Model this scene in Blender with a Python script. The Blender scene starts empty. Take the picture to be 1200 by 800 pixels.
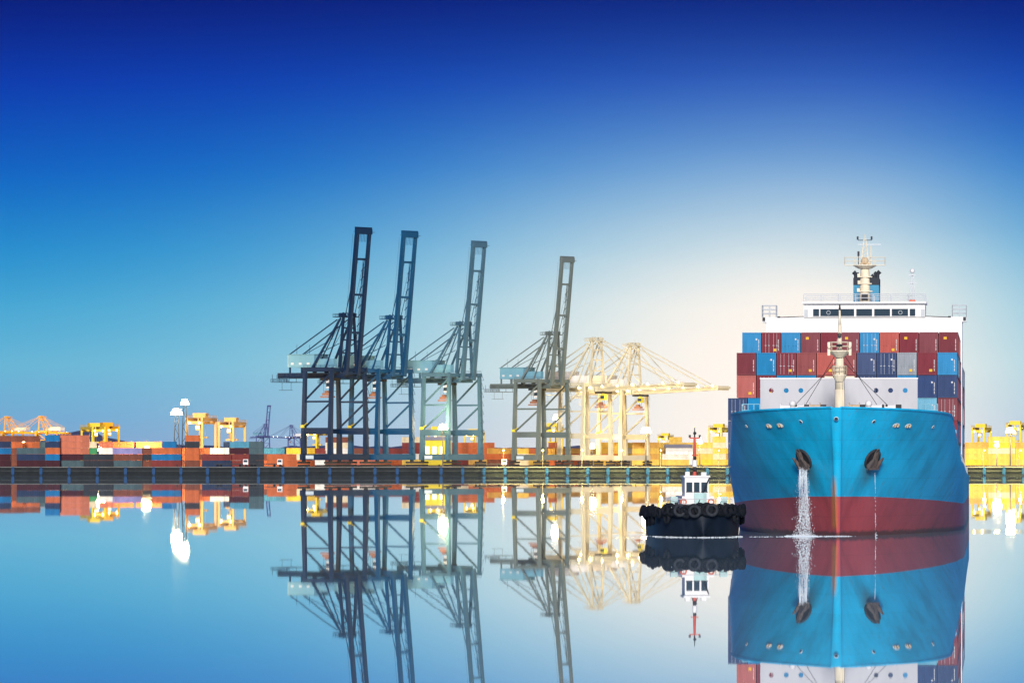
import bpy, bmesh, math, random
from mathutils import Vector, Matrix
R = math.radians
random.seed(7)
sc = bpy.context.scene
col = sc.collection

# ------------------------------------------------------------------ camera
FPX, W0, H0, HORIZ, CAMZ = 6400.0, 1200.0, 800.0, 528.0, 10.2
cam = bpy.data.cameras.new('camera'); camo = bpy.data.objects.new('camera', cam); col.objects.link(camo)
camo.location = (0, 0, CAMZ); camo.rotation_euler = (R(90), 0, 0)
cam.sensor_width = 36; cam.lens = 36 * FPX / W0
cam.shift_y = (HORIZ - H0 / 2) / W0
cam.clip_start = 1; cam.clip_end = 60000
sc.camera = camo

# ------------------------------------------------------------------ sky
world = bpy.data.worlds.new('World'); sc.world = world; world.use_nodes = True
nt = world.node_tree; nt.nodes.clear()
def wn(t, **k):
    n = nt.nodes.new(t)
    for a, b in k.items(): setattr(n, a, b)
    return n
def wmath(op, a, b=None, clamp=False):
    n = wn('ShaderNodeMath', operation=op, use_clamp=clamp)
    for i, v in enumerate((a, b)):
        if v is None: continue
        if isinstance(v, (int, float)): n.inputs[i].default_value = v
        else: nt.links.new(v, n.inputs[i])
    return n.outputs[0]
tc = wn('ShaderNodeTexCoord'); sx = wn('ShaderNodeSeparateXYZ'); nt.links.new(tc.outputs['Generated'], sx.inputs[0])
az = wmath('MULTIPLY', wmath('ARCTAN2', sx.outputs[0], sx.outputs[1]), 57.29578)
el = wmath('MULTIPLY', wmath('ARCSINE', sx.outputs[2]), 57.29578)
def s255(r, g, b): return (r / 255, g / 255, b / 255, 1)
def L255(r, g, b, a=1.0):
    return tuple((c / 255) ** 2.2 for c in (r, g, b)) + (a,)
ramp = wn('ShaderNodeValToRGB'); cr = ramp.color_ramp
stops = [(0, s255(124, 163, 210)), (.35, s255(108, 170, 215)), (.9, s255(98, 183, 219)), (1.5, s255(66, 168, 216)), (2.1, s255(32, 141, 209)),
         (2.95, s255(4, 98, 196)), (3.85, s255(2, 60, 174)), (4.7, s255(2, 33, 125)), (8, s255(6, 34, 116))]
cr.elements[0].position = 0; cr.elements[0].color = stops[0][1]
cr.elements[1].position = 1; cr.elements[1].color = stops[-1][1]
for p, c in stops[1:-1]:
    e = cr.elements.new(p / 8); e.color = c
nt.links.new(wmath('DIVIDE', el, 8.0, True), ramp.inputs[0])
da = wmath('SUBTRACT', az, 3.13)
left = wmath('LESS_THAN', da, 0.0)
sxx = wmath('ADD', wmath('MULTIPLY', left, 1.3), 2.05)
qa = wmath('POWER', wmath('ABSOLUTE', wmath('DIVIDE', da, sxx)), 2.0)
de = wmath('SUBTRACT', el, 0.97)
low = wmath('LESS_THAN', de, 0.0)
syy = wmath('ADD', wmath('MULTIPLY', low, 3.4), 1.58)
qe = wmath('POWER', wmath('ABSOLUTE', wmath('DIVIDE', de, syy)), 2.0)
glow = wmath('POWER', 2.71828, wmath('MULTIPLY', wmath('ADD', qa, qe), -0.5))
# faint uneven veil so that the gradient is not mathematically clean
noi = wn('ShaderNodeTexNoise'); noi.inputs['Scale'].default_value = 14; noi.inputs['Detail'].default_value = 3
mp = wn('ShaderNodeMapping'); mp.inputs['Scale'].default_value = (1, 1, 6); nt.links.new(tc.outputs['Generated'], mp.inputs[0]); nt.links.new(mp.outputs[0], noi.inputs['Vector'])
glow2 = wmath('MULTIPLY', glow, wmath('ADD', wmath('MULTIPLY', noi.outputs[0], 0.14), 0.93), True)
mix = wn('ShaderNodeMix', data_type='RGBA'); nt.links.new(glow2, mix.inputs[0]); nt.links.new(ramp.outputs[0], mix.inputs[6])
mix.inputs[7].default_value = s255(272, 259, 246)
gam = wn('ShaderNodeGamma'); gam.inputs[1].default_value = 2.2; nt.links.new(mix.outputs[2], gam.inputs[0])
bg = wn('ShaderNodeBackground'); bg.inputs[1].default_value = 1.0; nt.links.new(gam.outputs[0], bg.inputs[0])
wo = wn('ShaderNodeOutputWorld'); nt.links.new(bg.outputs[0], wo.inputs[0])

# ------------------------------------------------------------------ sun, exposure
sun = bpy.data.lights.new('sun', 'SUN'); suno = bpy.data.objects.new('sun', sun); col.objects.link(suno)
sun.energy = 4.5; sun.angle = R(9); sun.color = (1.0, 0.95, 0.9)
SUNV = Vector((-0.03, -0.95, 0.30)).normalized()
suno.rotation_euler = SUNV.to_track_quat('Z', 'Y').to_euler()
sc.view_settings.view_transform = 'Standard'; sc.view_settings.look = 'None'
sc.view_settings.exposure = 0; sc.view_settings.gamma = 1; sc.view_settings.use_curve_mapping = False
sc.cycles.max_bounces = 6; sc.cycles.volume_bounces = 0; sc.cycles.caustics_reflective = False; sc.cycles.caustics_refractive = False

# ------------------------------------------------------------------ materials
def newmat(name):
    m = bpy.data.materials.new(name); m.use_nodes = True
    t = m.node_tree; b = t.nodes['Principled BSDF']
    return m, t, b
def noise(t, scale, detail=4, vec='Object', stretch=None, rough=.6):
    c = t.nodes.new('ShaderNodeTexCoord'); n = t.nodes.new('ShaderNodeTexNoise')
    n.inputs['Scale'].default_value = scale; n.inputs['Detail'].default_value = detail; n.inputs['Roughness'].default_value = rough
    if stretch:
        mpn = t.nodes.new('ShaderNodeMapping'); mpn.inputs['Scale'].default_value = stretch
        t.links.new(c.outputs[vec], mpn.inputs[0]); t.links.new(mpn.outputs[0], n.inputs['Vector'])
    else: t.links.new(c.outputs[vec], n.inputs['Vector'])
    return n
def cramp(t, src, stops):
    r = t.nodes.new('ShaderNodeValToRGB')
    r.color_ramp.elements[0].position = stops[0][0]; r.color_ramp.elements[0].color = stops[0][1]
    r.color_ramp.elements[1].position = stops[-1][0]; r.color_ramp.elements[1].color = stops[-1][1]
    for p, c in stops[1:-1]:
        r.color_ramp.elements.new(p).color = c
    t.links.new(src, r.inputs[0]); return r
def mixc(t, fac, a, b, mode='MIX'):
    m = t.nodes.new('ShaderNodeMix'); m.data_type = 'RGBA'; m.blend_type = mode
    for i, v in ((0, fac), (6, a), (7, b)):
        if isinstance(v, (int, float, tuple)): m.inputs[i].default_value = v
        else: t.links.new(v, m.inputs[i])
    return m.outputs[2]
def painted(name, rgb, rough=.5, dirt=.35, scale=.35, metal=0, stretch=(1, 1, .25), rust=0.0, bump=0.0, spec=.18):
    m, t, b = newmat(name)
    c = (rgb[0], rgb[1], rgb[2], 1)
    n = noise(t, scale, 6, stretch=stretch)
    dark = tuple(x * (1 - dirt) for x in rgb) + (1,)
    lite = tuple(min(1, x * (1 + dirt * .35) + .01 * dirt) for x in rgb) + (1,)
    r = cramp(t, n.outputs[0], [(.3, dark), (.52, c), (.75, lite)])
    out = r.outputs[0]
    if rust > 0:
        n2 = noise(t, scale * 3.1, 8, stretch=(1, 1, .18))
        rr = cramp(t, n2.outputs[0], [(.62, (0, 0, 0, 1)), (.74, (rust, rust, rust, 1))])
        out = mixc(t, rr.outputs[0], out, (.16, .07, .035, 1))
    t.links.new(out, b.inputs['Base Color'])
    b.inputs['Roughness'].default_value = rough; b.inputs['Metallic'].default_value = metal; b.inputs['Specular IOR Level'].default_value = spec
    if bump:
        bp = t.nodes.new('ShaderNodeBump'); bp.inputs['Distance'].default_value = bump; bp.inputs['Strength'].default_value = .6
        t.links.new(n.outputs[0], bp.inputs['Height']); t.links.new(bp.outputs[0], b.inputs['Normal'])
    return m
def emis(name, rgb, s):
    m, t, b = newmat(name)
    b.inputs['Base Color'].default_value = (*rgb, 1); b.inputs['Emission Color'].default_value = (*rgb, 1); b.inputs['Emission Strength'].default_value = s
    return m
def glassy(name, rgb=(.02, .04, .07)):
    m, t, b = newmat(name); b.inputs['Base Color'].default_value = (*rgb, 1); b.inputs['Roughness'].default_value = .08
    return m

M = {}
M['white'] = painted('white_paint', (.80, .79, .77), .45, .10, .5, rust=.08)
M['cream'] = painted('cream_mast_paint', (.82, .73, .54), .5, .22, .8, rust=.25)
M['buff'] = painted('buff_fitting_paint', (.62, .48, .30), .6, .3, 2)
M['grey_wall'] = painted('grey_breakwater_paint', (.52, .52, .54), .6, .10, .4)
M['deck_green'] = painted('deck_paint', (.12, .20, .20), .8, .3, .5)
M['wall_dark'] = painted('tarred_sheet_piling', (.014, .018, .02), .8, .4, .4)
M['steel_dark'] = painted('dark_steel', (.035, .036, .04), .6, .4, 2)
M['anchor'] = painted('weathered_anchor_steel', (.11, .085, .075), .75, .5, 3, rust=.8)
M['rail'] = painted('pale_rail_paint', (.62, .66, .68), .5, .1, 1)
M['cyan_rail'] = painted('light_blue_rail_paint', (.25, .55, .68), .5, .1, 1)
M['window'] = glassy('bridge_glass', (.03, .045, .06))
M['black'] = painted('black_funnel_paint', (.03, .035, .045), .6, .2, 1)
M['funnel'] = painted('funnel_blue_paint', (.06, .30, .46), .5, .2, .6)
M['orange_boot'] = painted('red_orange_paint', (.72, .16, .08), .5, .2, 1)
M['rubber'] = painted('black_rubber', (.007, .009, .013), .8, .4, 3)
M['rubber_worn'] = painted('worn_rubber', (.03, .034, .042), .8, .5, 4)
M['tug_hull'] = painted('black_tug_paint', (.005, .010, .020), .5, .4, .6, bump=.03)
M['tug_box'] = painted('pale_green_locker_paint', (.42, .62, .60), .6, .2, 1)
M['red_mast'] = painted('red_mast_paint', (.55, .09, .06), .5, .2, 1, rust=.2)
M['print_white'] = painted('white_print', (.75, .75, .75), .6, .1, 2)
M['print_yellow'] = painted('yellow_print', (.85, .48, .03), .6, .1, 2)
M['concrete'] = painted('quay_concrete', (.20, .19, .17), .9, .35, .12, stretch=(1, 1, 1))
M['concrete_cap'] = painted('quay_cap_concrete', (.17, .17, .155), .9, .25, .2, stretch=(1, 1, 1))  # the coping's own concrete tone
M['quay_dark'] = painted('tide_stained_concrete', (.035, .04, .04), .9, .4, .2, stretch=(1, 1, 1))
M['asphalt'] = painted('yard_asphalt', (.09, .085, .08), .9, .35, .03, stretch=(1, 1, 1))
M['fender_blue'] = painted('blue_fender_paint', (.006, .05, .14), .6, .3, .6)
M['lamp_warm'] = emis('warm_lamp', (1, .78, .45), 26)
M['lamp_small'] = emis('small_warm_lamp', (1, .80, .42), 22)
M['lit_window'] = emis('lit_window', (1, .86, .55), 2.2)
M['mast_grey'] = painted('galvanised_mast', (.10, .10, .10), .6, .2, 1)
M['hills'] = painted('hazed_hill', (.09, .12, .22), 1, .2, .002, stretch=(1, 1, 1))  # blue of the distance haze put into the hill colour
M['house_blue'] = painted('shaded_blue_cladding', (.16, .36, .47), .5, .1, .2)  # less lit house sides: their blue shade is put into the colour
M['louvre'] = painted('vent_grey', (.5, .53, .55), .5, .08, .2)
M['sign_plate'] = painted('pale_sign_plate', (.55, .68, .78), .5, .1, 1)
M['yellow_stair'] = painted('yellow_stair_paint', (.75, .62, .06), .5, .1, 1)
M['spreader'] = painted('orange_brown_spreader_paint', (.38, .17, .10), .6, .3, 1)

# crane colours: the glow veil, thicker rightwards, is put into the last four
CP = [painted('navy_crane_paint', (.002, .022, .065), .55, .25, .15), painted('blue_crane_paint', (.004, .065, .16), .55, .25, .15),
      painted('veiled_grey_blue_crane', (.05, .125, .19), .5, .2, .15), painted('veiled_grey_green_crane', (.12, .158, .158), .5, .2, .15),
      painted('veiled_pale_cream_crane', (.60, .56, .41), .5, .12, .15), painted('veiled_cream_yellow_crane', (.62, .57, .41), .5, .12, .15)]
CP_YEL = painted('orange_yellow_crane_paint', (.92, .43, .01), .5, .12, .15)
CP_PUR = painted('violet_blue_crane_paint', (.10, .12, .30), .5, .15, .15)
RTGP = painted('yellow_gantry_paint', (.86, .52, .16), .5, .12, .2)
RTGP2 = painted('golden_gantry_paint', (.85, .60, .05), .5, .12, .2)

CC = {'maroon': (.205, .028, .042), 'dark maroon': (.095, .012, .022), 'brick red': (.27, .045, .045), 'salmon': (.46, .105, .085), 'orange': (.62, .17, .055),
      'blue': (.0, .24, .50), 'navy': (.028, .062, .17), 'grey': (.30, .33, .36), 'teal grey': (.09, .16, .18), 'dark grey': (.045, .055, .075), 'green': (.04, .26, .10),
      'cream': (.68, .58, .38), 'white': (.74, .72, .66), 'lavender': (.26, .24, .46), 'brown': (.24, .085, .055), 'light blue': (.16, .42, .56), 'yellow': (.80, .54, .04),
      'gold': (.74, .50, .09), 'ochre': (.60, .34, .07)}  # gold and ochre carry the right-hand yard's yellow wash in the colour
CM = {}
for k, v in CC.items():
    CM[k] = painted(k.replace(' ', '_') + '_container_paint', v, .55, .3, .45, rust=.12)
CMV = {}
for k, v in CC.items():     # sun-faded and freshly painted boxes of the same colour
    CMV[k] = [CM[k], painted('faded_' + k.replace(' ', '_') + '_paint', tuple(x * .85 + .035 for x in v), .65, .35, .6, rust=.3), painted('fresh_' + k.replace(' ', '_') + '_paint', tuple(x * .84 for x in v), .45, .22, .45, rust=.06)]

# ------------------------------------------------------------------ mesh helpers
class MB:
    def __init__(s): s.v = []; s.f = []; s.m = []
    def add(s, vs, fs, mi=0):
        o = len(s.v); s.v += [tuple(v) for v in vs]; s.f += [tuple(i + o for i in f) for f in fs]; s.m += [mi] * len(fs); return s
    def box(s, c, d, mi=0, taper=1.0):
        x, y, z = c; a, b, h = d[0] / 2, d[1] / 2, d[2] / 2; t = taper
        vs = [(x - a, y - b, z - h), (x + a, y - b, z - h), (x + a, y + b, z - h), (x - a, y + b, z - h),
              (x - a * t, y - b * t, z + h), (x + a * t, y - b * t, z + h), (x + a * t, y + b * t, z + h), (x - a * t, y + b * t, z + h)]
        return s.add(vs, [(3, 2, 1, 0), (4, 5, 6, 7), (0, 1, 5, 4), (1, 2, 6, 5), (2, 3, 7, 6), (3, 0, 4, 7)], mi)
    def b2(s, lo, hi, mi=0):
        return s.box([(a + b) / 2 for a, b in zip(lo, hi)], [b - a for a, b in zip(lo, hi)], mi)
    def frame(s, p, q):
        d = (Vector(q) - Vector(p)); L = d.length; d.normalize()
        up = Vector((0, 0, 1)) if abs(d.z) < .95 else Vector((0, 1, 0))
        a = d.cross(up).normalized(); b = a.cross(d).normalized(); return Vector(p), Vector(q), a, b
    def beam(s, p, q, w, h, w2=None, h2=None, mi=0):
        p, q, a, b = s.frame(p, q); w2 = w if w2 is None else w2; h2 = h if h2 is None else h2
        vs = []
        for c, ww, hh in ((p, w, h), (q, w2, h2)):
            for i, j in ((-1, -1), (1, -1), (1, 1), (-1, 1)): vs.append(c + a * ww / 2 * i + b * hh / 2 * j)
        return s.add(vs, [(0, 1, 2, 3), (7, 6, 5, 4), (0, 4, 5, 1), (1, 5, 6, 2), (2, 6, 7, 3), (3, 7, 4, 0)], mi)
    def tube(s, p, q, r, r2=None, n=8, mi=0, caps=True):
        p, q, a, b = s.frame(p, q); r2 = r if r2 is None else r2; vs = []
        for c, rr in ((p, r), (q, r2)):
            for i in range(n):
                t = 2 * math.pi * i / n; vs.append(c + a * rr * math.cos(t) + b * rr * math.sin(t))
        fs = [(i, (i + 1) % n, n + (i + 1) % n, n + i) for i in range(n)]
        if caps: fs += [tuple(range(n))[::-1], tuple(range(n, 2 * n))]
        return s.add(vs, fs, mi)
    def poly(s, pts, r, n=6, mi=0):
        for p, q in zip(pts, pts[1:]): s.tube(p, q, r, n=n, mi=mi)
        return s
    def torus(s, c, axis, R1, r, n=14, k=7, mi=0):
        ax = Vector(axis).normalized(); up = Vector((0, 0, 1)) if abs(ax.z) < .9 else Vector((1, 0, 0))
        a = ax.cross(up).normalized(); b = a.cross(ax); c = Vector(c); vs = []
        for i in range(n):
            t = 2 * math.pi * i / n; d = a * math.cos(t) + b * math.sin(t)
            for j in range(k):
                u = 2 * math.pi * j / k; vs.append(c + d * (R1 + r * math.cos(u)) + ax * r * math.sin(u))
        fs = [(i * k + j, ((i + 1) % n) * k + j, ((i + 1) % n) * k + (j + 1) % k, i * k + (j + 1) % k) for i in range(n) for j in range(k)]
        return s.add(vs, fs, mi)
    def ball(s, c, r, n=10, k=6, mi=0, sq=(1, 1, 1)):
        vs = []; c = Vector(c)
        for j in range(k + 1):
            p = math.pi * j / k
            for i in range(n):
                t = 2 * math.pi * i / n
                vs.append((c.x + r * sq[0] * math.sin(p) * math.cos(t), c.y + r * sq[1] * math.sin(p) * math.sin(t), c.z + r * sq[2] * math.cos(p)))
        return s.add(vs, [(j * n + i, (j + 1) * n + i, (j + 1) * n + (i + 1) % n, j * n + (i + 1) % n) for j in range(k) for i in range(n)], mi)
    def rail(s, pts, h=1.05, r=.04, step=2.0, bars=2):
        for p, q in zip(pts, pts[1:]):
            p, q = Vector(p), Vector(q); n = max(1, int((q - p).length / step))
            for i in range(n + 1):
                a = p.lerp(q, i / n); s.tube(a, a + Vector((0, 0, h)), r, n=4)
            for b in range(bars):
                z = Vector((0, 0, h * (b + 1) / bars)); s.tube(p + z, q + z, r, n=4)
        return s
    def mesh(s, name, mats, smooth=False):
        me = bpy.data.meshes.new(name); me.from_pydata(s.v, [], s.f)
        for m in (mats if isinstance(mats, (list, tuple)) else [mats]): me.materials.append(m)
        if any(s.m): me.polygons.foreach_set('material_index', s.m)
        if smooth: me.polygons.foreach_set('use_smooth', [True] * len(me.polygons))
        me.update(); return me
    def build(s, name, mats, parent=None, smooth=False):
        o = bpy.data.objects.new(name, s.mesh(name, mats, smooth)); col.objects.link(o)
        if parent is not None: o.parent = parent
        return o
def fixn(o):
    bm = bmesh.new(); bm.from_mesh(o.data); bmesh.ops.remove_doubles(bm, verts=bm.verts, dist=1e-4); bmesh.ops.recalc_face_normals(bm, faces=bm.faces); bm.to_mesh(o.data); bm.free(); return o
def tag(o, label=None, cat=None, group=None, kind=None):
    for k, v in (('label', label), ('category', cat), ('group', group), ('kind', kind)):
        if v: o[k] = v
    return o
def empty(name, loc=(0, 0, 0), rz=0, parent=None):
    o = bpy.data.objects.new(name, None); col.objects.link(o); o.location = loc; o.rotation_euler = (0, 0, rz); o.empty_display_size = .5
    if parent is not None: o.parent = parent
    return o
def kids(o): return [c for c in bpy.data.objects if c.parent == o]
def copy_tree(o, parent=None, tree=None):
    if tree is None:
        tree = {}
        for c in bpy.data.objects:
            if c.parent: tree.setdefault(c.parent.name, []).append(c)
    c = o.copy(); col.objects.link(c); c.parent = parent
    for ch in tree.get(o.name, []): copy_tree(ch, c, tree)
    return c
def lerp(a, b, t): return a + (b - a) * t
def interp(x, pts):
    if x <= pts[0][0]: return pts[0][1]
    for (a, b), (c, d) in zip(pts, pts[1:]):
        if x <= c: return b + (d - b) * (x - a) / (c - a)
    return pts[-1][1]
def X_at(px, Y): return (px - 600.0) / FPX * Y

# ------------------------------------------------------------------ water, ground, hills
QY, QZ = 2250.0, 3.6            # quay face distance, quay top
m, t, b = newmat('harbour_water')
b.inputs['Base Color'].default_value = (.50, .78, .88, 1); b.inputs['Roughness'].default_value = .010; b.inputs['IOR'].default_value = 1.33; b.inputs['Metallic'].default_value = .32
n1 = noise(t, .06, 3, stretch=(1, .35, 1)); n2 = noise(t, .9, 4, stretch=(1, .5, 1))
ad = t.nodes.new('ShaderNodeMath'); ad.operation = 'MULTIPLY_ADD'; ad.inputs[1].default_value = .05
t.links.new(n2.outputs[0], ad.inputs[0]); t.links.new(n1.outputs[0], ad.inputs[2])
bp = t.nodes.new('ShaderNodeBump'); bp.inputs['Strength'].default_value = 1; bp.inputs['Distance'].default_value = .0032
# water stirred up where the jet lands, along the stem and round the tug
geo = t.nodes.new('ShaderNodeNewGeometry'); n3 = noise(t, 2.2, 5); hsum = ad.outputs[0]
for (cx, cy, rr_) in ((X_at(937, 650), 650, 4.5), (X_at(982, 652), 652, 3.0), (X_at(818, 641), 641, 7.0), (X_at(1090, 690), 690, 14.0)):
    d_ = t.nodes.new('ShaderNodeVectorMath'); d_.operation = 'DISTANCE'; d_.inputs[1].default_value = (cx, cy, 0); t.links.new(geo.outputs['Position'], d_.inputs[0])
    mr = t.nodes.new('ShaderNodeMapRange'); mr.interpolation_type = 'SMOOTHSTEP'; mr.inputs[1].default_value = rr_ * .3; mr.inputs[2].default_value = rr_ * 2; mr.inputs[3].default_value = 2.4; mr.inputs[4].default_value = 0
    t.links.new(d_.outputs['Value'], mr.inputs[0])
    mm = t.nodes.new('ShaderNodeMath'); mm.operation = 'MULTIPLY_ADD'; t.links.new(n3.outputs[0], mm.inputs[0]); t.links.new(mr.outputs[0], mm.inputs[1]); t.links.new(hsum, mm.inputs[2]); hsum = mm.outputs[0]
t.links.new(hsum, bp.inputs['Height']); t.links.new(bp.outputs[0], b.inputs['Normal'])
M['water'] = m
w = MB().add([(-6000, -400, 0), (6000, -400, 0), (6000, QY + 30, 0), (-6000, QY + 30, 0)], [(0, 1, 2, 3)]).build('water', M['water']); tag(w, kind='structure')
g = MB().b2((-6000, QY + .6, -1.0), (6000, 7600, QZ)).build('quay_ground', M['asphalt']); tag(g, kind='structure')

def ridge(name, Y, pts, depth=400):
    mb = MB(); n = 90; rnd = random.Random(3); x0, x1 = pts[0][0], pts[-1][0]; vs = []
    for i in range(n + 1):
        px = lerp(x0, x1, i / n); x = X_at(px, Y)
        h = max(2, (HORIZ - interp(px, pts)) * Y / FPX + CAMZ + rnd.uniform(-1, 1) * 2.0)
        vs += [(x, Y, 0), (x, Y + 60, h * .55), (x, Y + depth * .5, h), (x, Y + depth, 0)]
    fs = []
    for i in range(n):
        for j in range(3): a = i * 4 + j; fs.append((a, a + 4, a + 5, a + 1))
    o = mb.add(vs, fs).build(name, M['hills'], smooth=True); tag(o, kind='structure'); return o
ridge('hills', 6300, [(-60, 520), (40, 512), (70, 503), (88, 502), (112, 514), (150, 519), (200, 522), (300, 523), (420, 523), (560, 524), (700, 523), (900, 524), (1300, 523)])

# quay wall along the water
qw = empty('quay_wall', (0, QY, 0)); tag(qw, kind='structure')
MB().b2((-320, -.25, QZ - .3), (420, .62, QZ + .02)).build('coping', M['concrete_cap'], qw)
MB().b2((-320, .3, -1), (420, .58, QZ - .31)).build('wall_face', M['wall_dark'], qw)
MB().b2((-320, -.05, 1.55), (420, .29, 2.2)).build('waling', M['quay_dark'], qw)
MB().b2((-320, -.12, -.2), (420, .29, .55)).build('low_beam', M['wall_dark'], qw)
fm = MB().b2((-.42, -.62, .15), (.42, -.26, QZ - .1)).b2((-.62, -.9, .6), (.62, -.63, QZ - .7)).mesh('fender_post', M['fender_blue'])
x = -310.0
while x < 400:
    o = bpy.data.objects.new('fender', fm); col.objects.link(o); o.parent = qw; o.location = (x, 0, 0)
    x += interp(x, [(-160, 11.6), (-80, 9.4), (40, 8.2), (400, 8.0)])
bol = MB().tube((0, 0, 0), (0, 0, .7), .28, .2).tube((0, 0, .7), (0, 0, .95), .38, .38).mesh('bollard', M['steel_dark'])
for i in range(26):
    o = bpy.data.objects.new('bollard', bol); col.objects.link(o); o.parent = qw; o.location = (-300 + i * 27.0, 1.3 - .6, QZ + .02)

# ------------------------------------------------------------------ containers
def container_mesh(L, Wd, Hh, ribs_side, ribs_end, frame=True):
    """length along local y, origin at centre of the base; corrugated shell plus a proud corner frame"""
    mb = MB(); d = .05; pts = []
    def wall(a, b_, n, nx, ny):
        for i in range(n):
            for t_, off in ((0, 0), (.3, 0), (.5, d), (.8, d)):
                f = (i + t_) / n; pts.append((lerp(a[0], b_[0], f) - nx * off, lerp(a[1], b_[1], f) - ny * off))
    hx, hy = Wd / 2 - .06, L / 2 - .06
    wall((-hx, -hy), (hx, -hy), ribs_end, 0, -1); wall((hx, -hy), (hx, hy), ribs_side, 1, 0)
    wall((hx, hy), (-hx, hy), ribs_end, 0, 1); wall((-hx, hy), (-hx, -hy), ribs_side, -1, 0)
    n = len(pts); z0, z1 = .08, Hh - .06
    vs = [(p[0], p[1], z0) for p in pts] + [(p[0], p[1], z1) for p in pts]
    mb.add(vs, [(i, (i + 1) % n, n + (i + 1) % n, n + i) for i in range(n)] + [tuple(range(n, 2 * n)), tuple(range(n))[::-1]])
    fr = mb if frame == 'join' else MB()
    X, Y = Wd / 2, L / 2
    for sx_ in (-1, 1):
        for sy_ in (-1, 1):
            fr.b2((min(sx_ * X, sx_ * (X - .14)), min(sy_ * Y, sy_ * (Y - .14)), 0), (max(sx_ * X, sx_ * (X - .14)), max(sy_ * Y, sy_ * (Y - .14)), Hh))
        for z in ((.015, .15), (Hh - .12, Hh - .012)):
            fr.b2((sx_ * X - (.1 if sx_ > 0 else .005), -Y + .141, z[0]), (sx_ * X + (.005 if sx_ > 0 else .1) - .002 * sx_, Y - .141, z[1]))
    for sy_ in (-1, 1):
        for z in ((.015, .15), (Hh - .12, Hh - .012)):
            a, b_ = sorted((sy_ * (Y - .003), sy_ * (Y - .1))); fr.b2((-X + .141, a, z[0]), (X - .141, b_, z[1]))
    return mb, fr
HH = 2.88
cb, cf = container_mesh(12.19, 2.44, HH - .03, 24, 8)
ME_SHELL = cb.mesh('container_shell', CM['maroon']); ME_FRAME = cf.mesh('container_frame', CM['maroon'])
doors = MB()
for xx in (-.72, -.3, .3, .72): doors.tube((xx, -6.12, .12), (xx, -6.12, HH - .18), .016, n=5)
for xx in (-.72, -.3, .3, .72): doors.box((xx, -6.13, 1.15), (.22, .05, .06))
ME_BARS = doors.mesh('locking_bar', M['rail'])
lab = MB()
for k, zz in enumerate([.5 + i * .085 for i in range(17)]):
    if k in (4, 9): continue
    lab.b2((.87, -6.1, zz), (.965, -6.092, zz + .06))
ME_CODE = lab.mesh('code_lettering', M['print_white'])
ME_YEL = MB().b2((.28, -6.1, .42), (.66, -6.091, .74)).mesh('yellow_mark', M['print_yellow'])
ME_EMB = MB().add([(.62 + .17 * math.cos(a) * (1 if i % 2 else .45), -6.1, 1.95 + .17 * math.sin(a) * (1 if i % 2 else .45)) for i, a in enumerate([2 * math.pi * j / 14 for j in range(14)])], [tuple(range(14))]).mesh('star_emblem', M['print_white'])
for me in (ME_SHELL, ME_FRAME): pass
def setmat(o, mat):
    o.material_slots[0].link = 'OBJECT'; o.material_slots[0].material = mat
def obj_of(me, name, parent=None, mat=None, loc=(0, 0, 0), rz=0):
    o = bpy.data.objects.new(name, me); col.objects.link(o); o.location = loc; o.rotation_euler = (0, 0, rz)
    if parent is not None: o.parent = parent
    if mat: setmat(o, mat)
    return o
ORD = ['zeroth', 'first', 'second', 'third', 'fourth', 'fifth', 'sixth', 'seventh', 'eighth', 'ninth', 'tenth', 'eleventh', 'twelfth', 'thirteenth', 'fourteenth', 'fifteenth', 'sixteenth',
       'seventeenth', 'eighteenth', 'nineteenth', 'twentieth'] + ['twenty-' + x for x in ('first', 'second', 'third', 'fourth', 'fifth', 'sixth', 'seventh', 'eighth', 'ninth')] + ['thirtieth'] + ['thirty-' + x for x in ('first', 'second', 'third', 'fourth', 'fifth', 'sixth', 'seventh', 'eighth', 'ninth')]

YC = dict(CM)  # yard colours: dusk is put into them, most tones deepened
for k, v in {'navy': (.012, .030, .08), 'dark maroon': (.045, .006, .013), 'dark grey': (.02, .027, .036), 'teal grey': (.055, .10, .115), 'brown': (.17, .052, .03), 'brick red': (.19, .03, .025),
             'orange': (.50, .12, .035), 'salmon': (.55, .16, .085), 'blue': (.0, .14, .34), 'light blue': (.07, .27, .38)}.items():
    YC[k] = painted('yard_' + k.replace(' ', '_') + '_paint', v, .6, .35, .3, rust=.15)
# yard containers: one joined mesh each (a few pixels high in the photograph)
YH = 2.62
def yard_mesh(L, n):
    a, f = container_mesh(L, 2.44, YH - .03, n, 6, 'join'); return a.mesh('yard_container', CM['orange'])
ME_Y = {40: yard_mesh(12.19, 16), 20: yard_mesh(6.06, 8)}
def yard_row(rowname, group, stacks):
    """stacks: (px of the left edge, distance, size 40 | 20 | 0 for end-on, colours from the bottom up)"""
    for k, (px, Y, size, cols_) in enumerate(stacks):
        s_ = FPX / Y; wdt = {40: 12.19, 20: 6.06, 0: 2.44}[size]
        cx = X_at(px, Y) + wdt / 2
        for i, c in enumerate(cols_):
            if c is None: continue
            jit = random.uniform(-.12, .12)
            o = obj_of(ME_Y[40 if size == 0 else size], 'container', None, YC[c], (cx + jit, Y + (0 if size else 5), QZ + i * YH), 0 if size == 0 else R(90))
            tw = ['bottom', 'second', 'third', 'fourth', 'fifth', 'sixth'][i] + ' tier' if i < len(cols_) - 1 or i == 0 else 'top'
            tag(o, '%s container, %s, %s stack from left %s' % (c, tw, ORD[k + 1], rowname), 'container', group)
DM, SA, OR, BR, MA, NV, BL, TG, DG = 'dark maroon', 'salmon', 'orange', 'brown', 'brick red', 'navy', 'blue', 'teal grey', 'dark grey'
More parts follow.
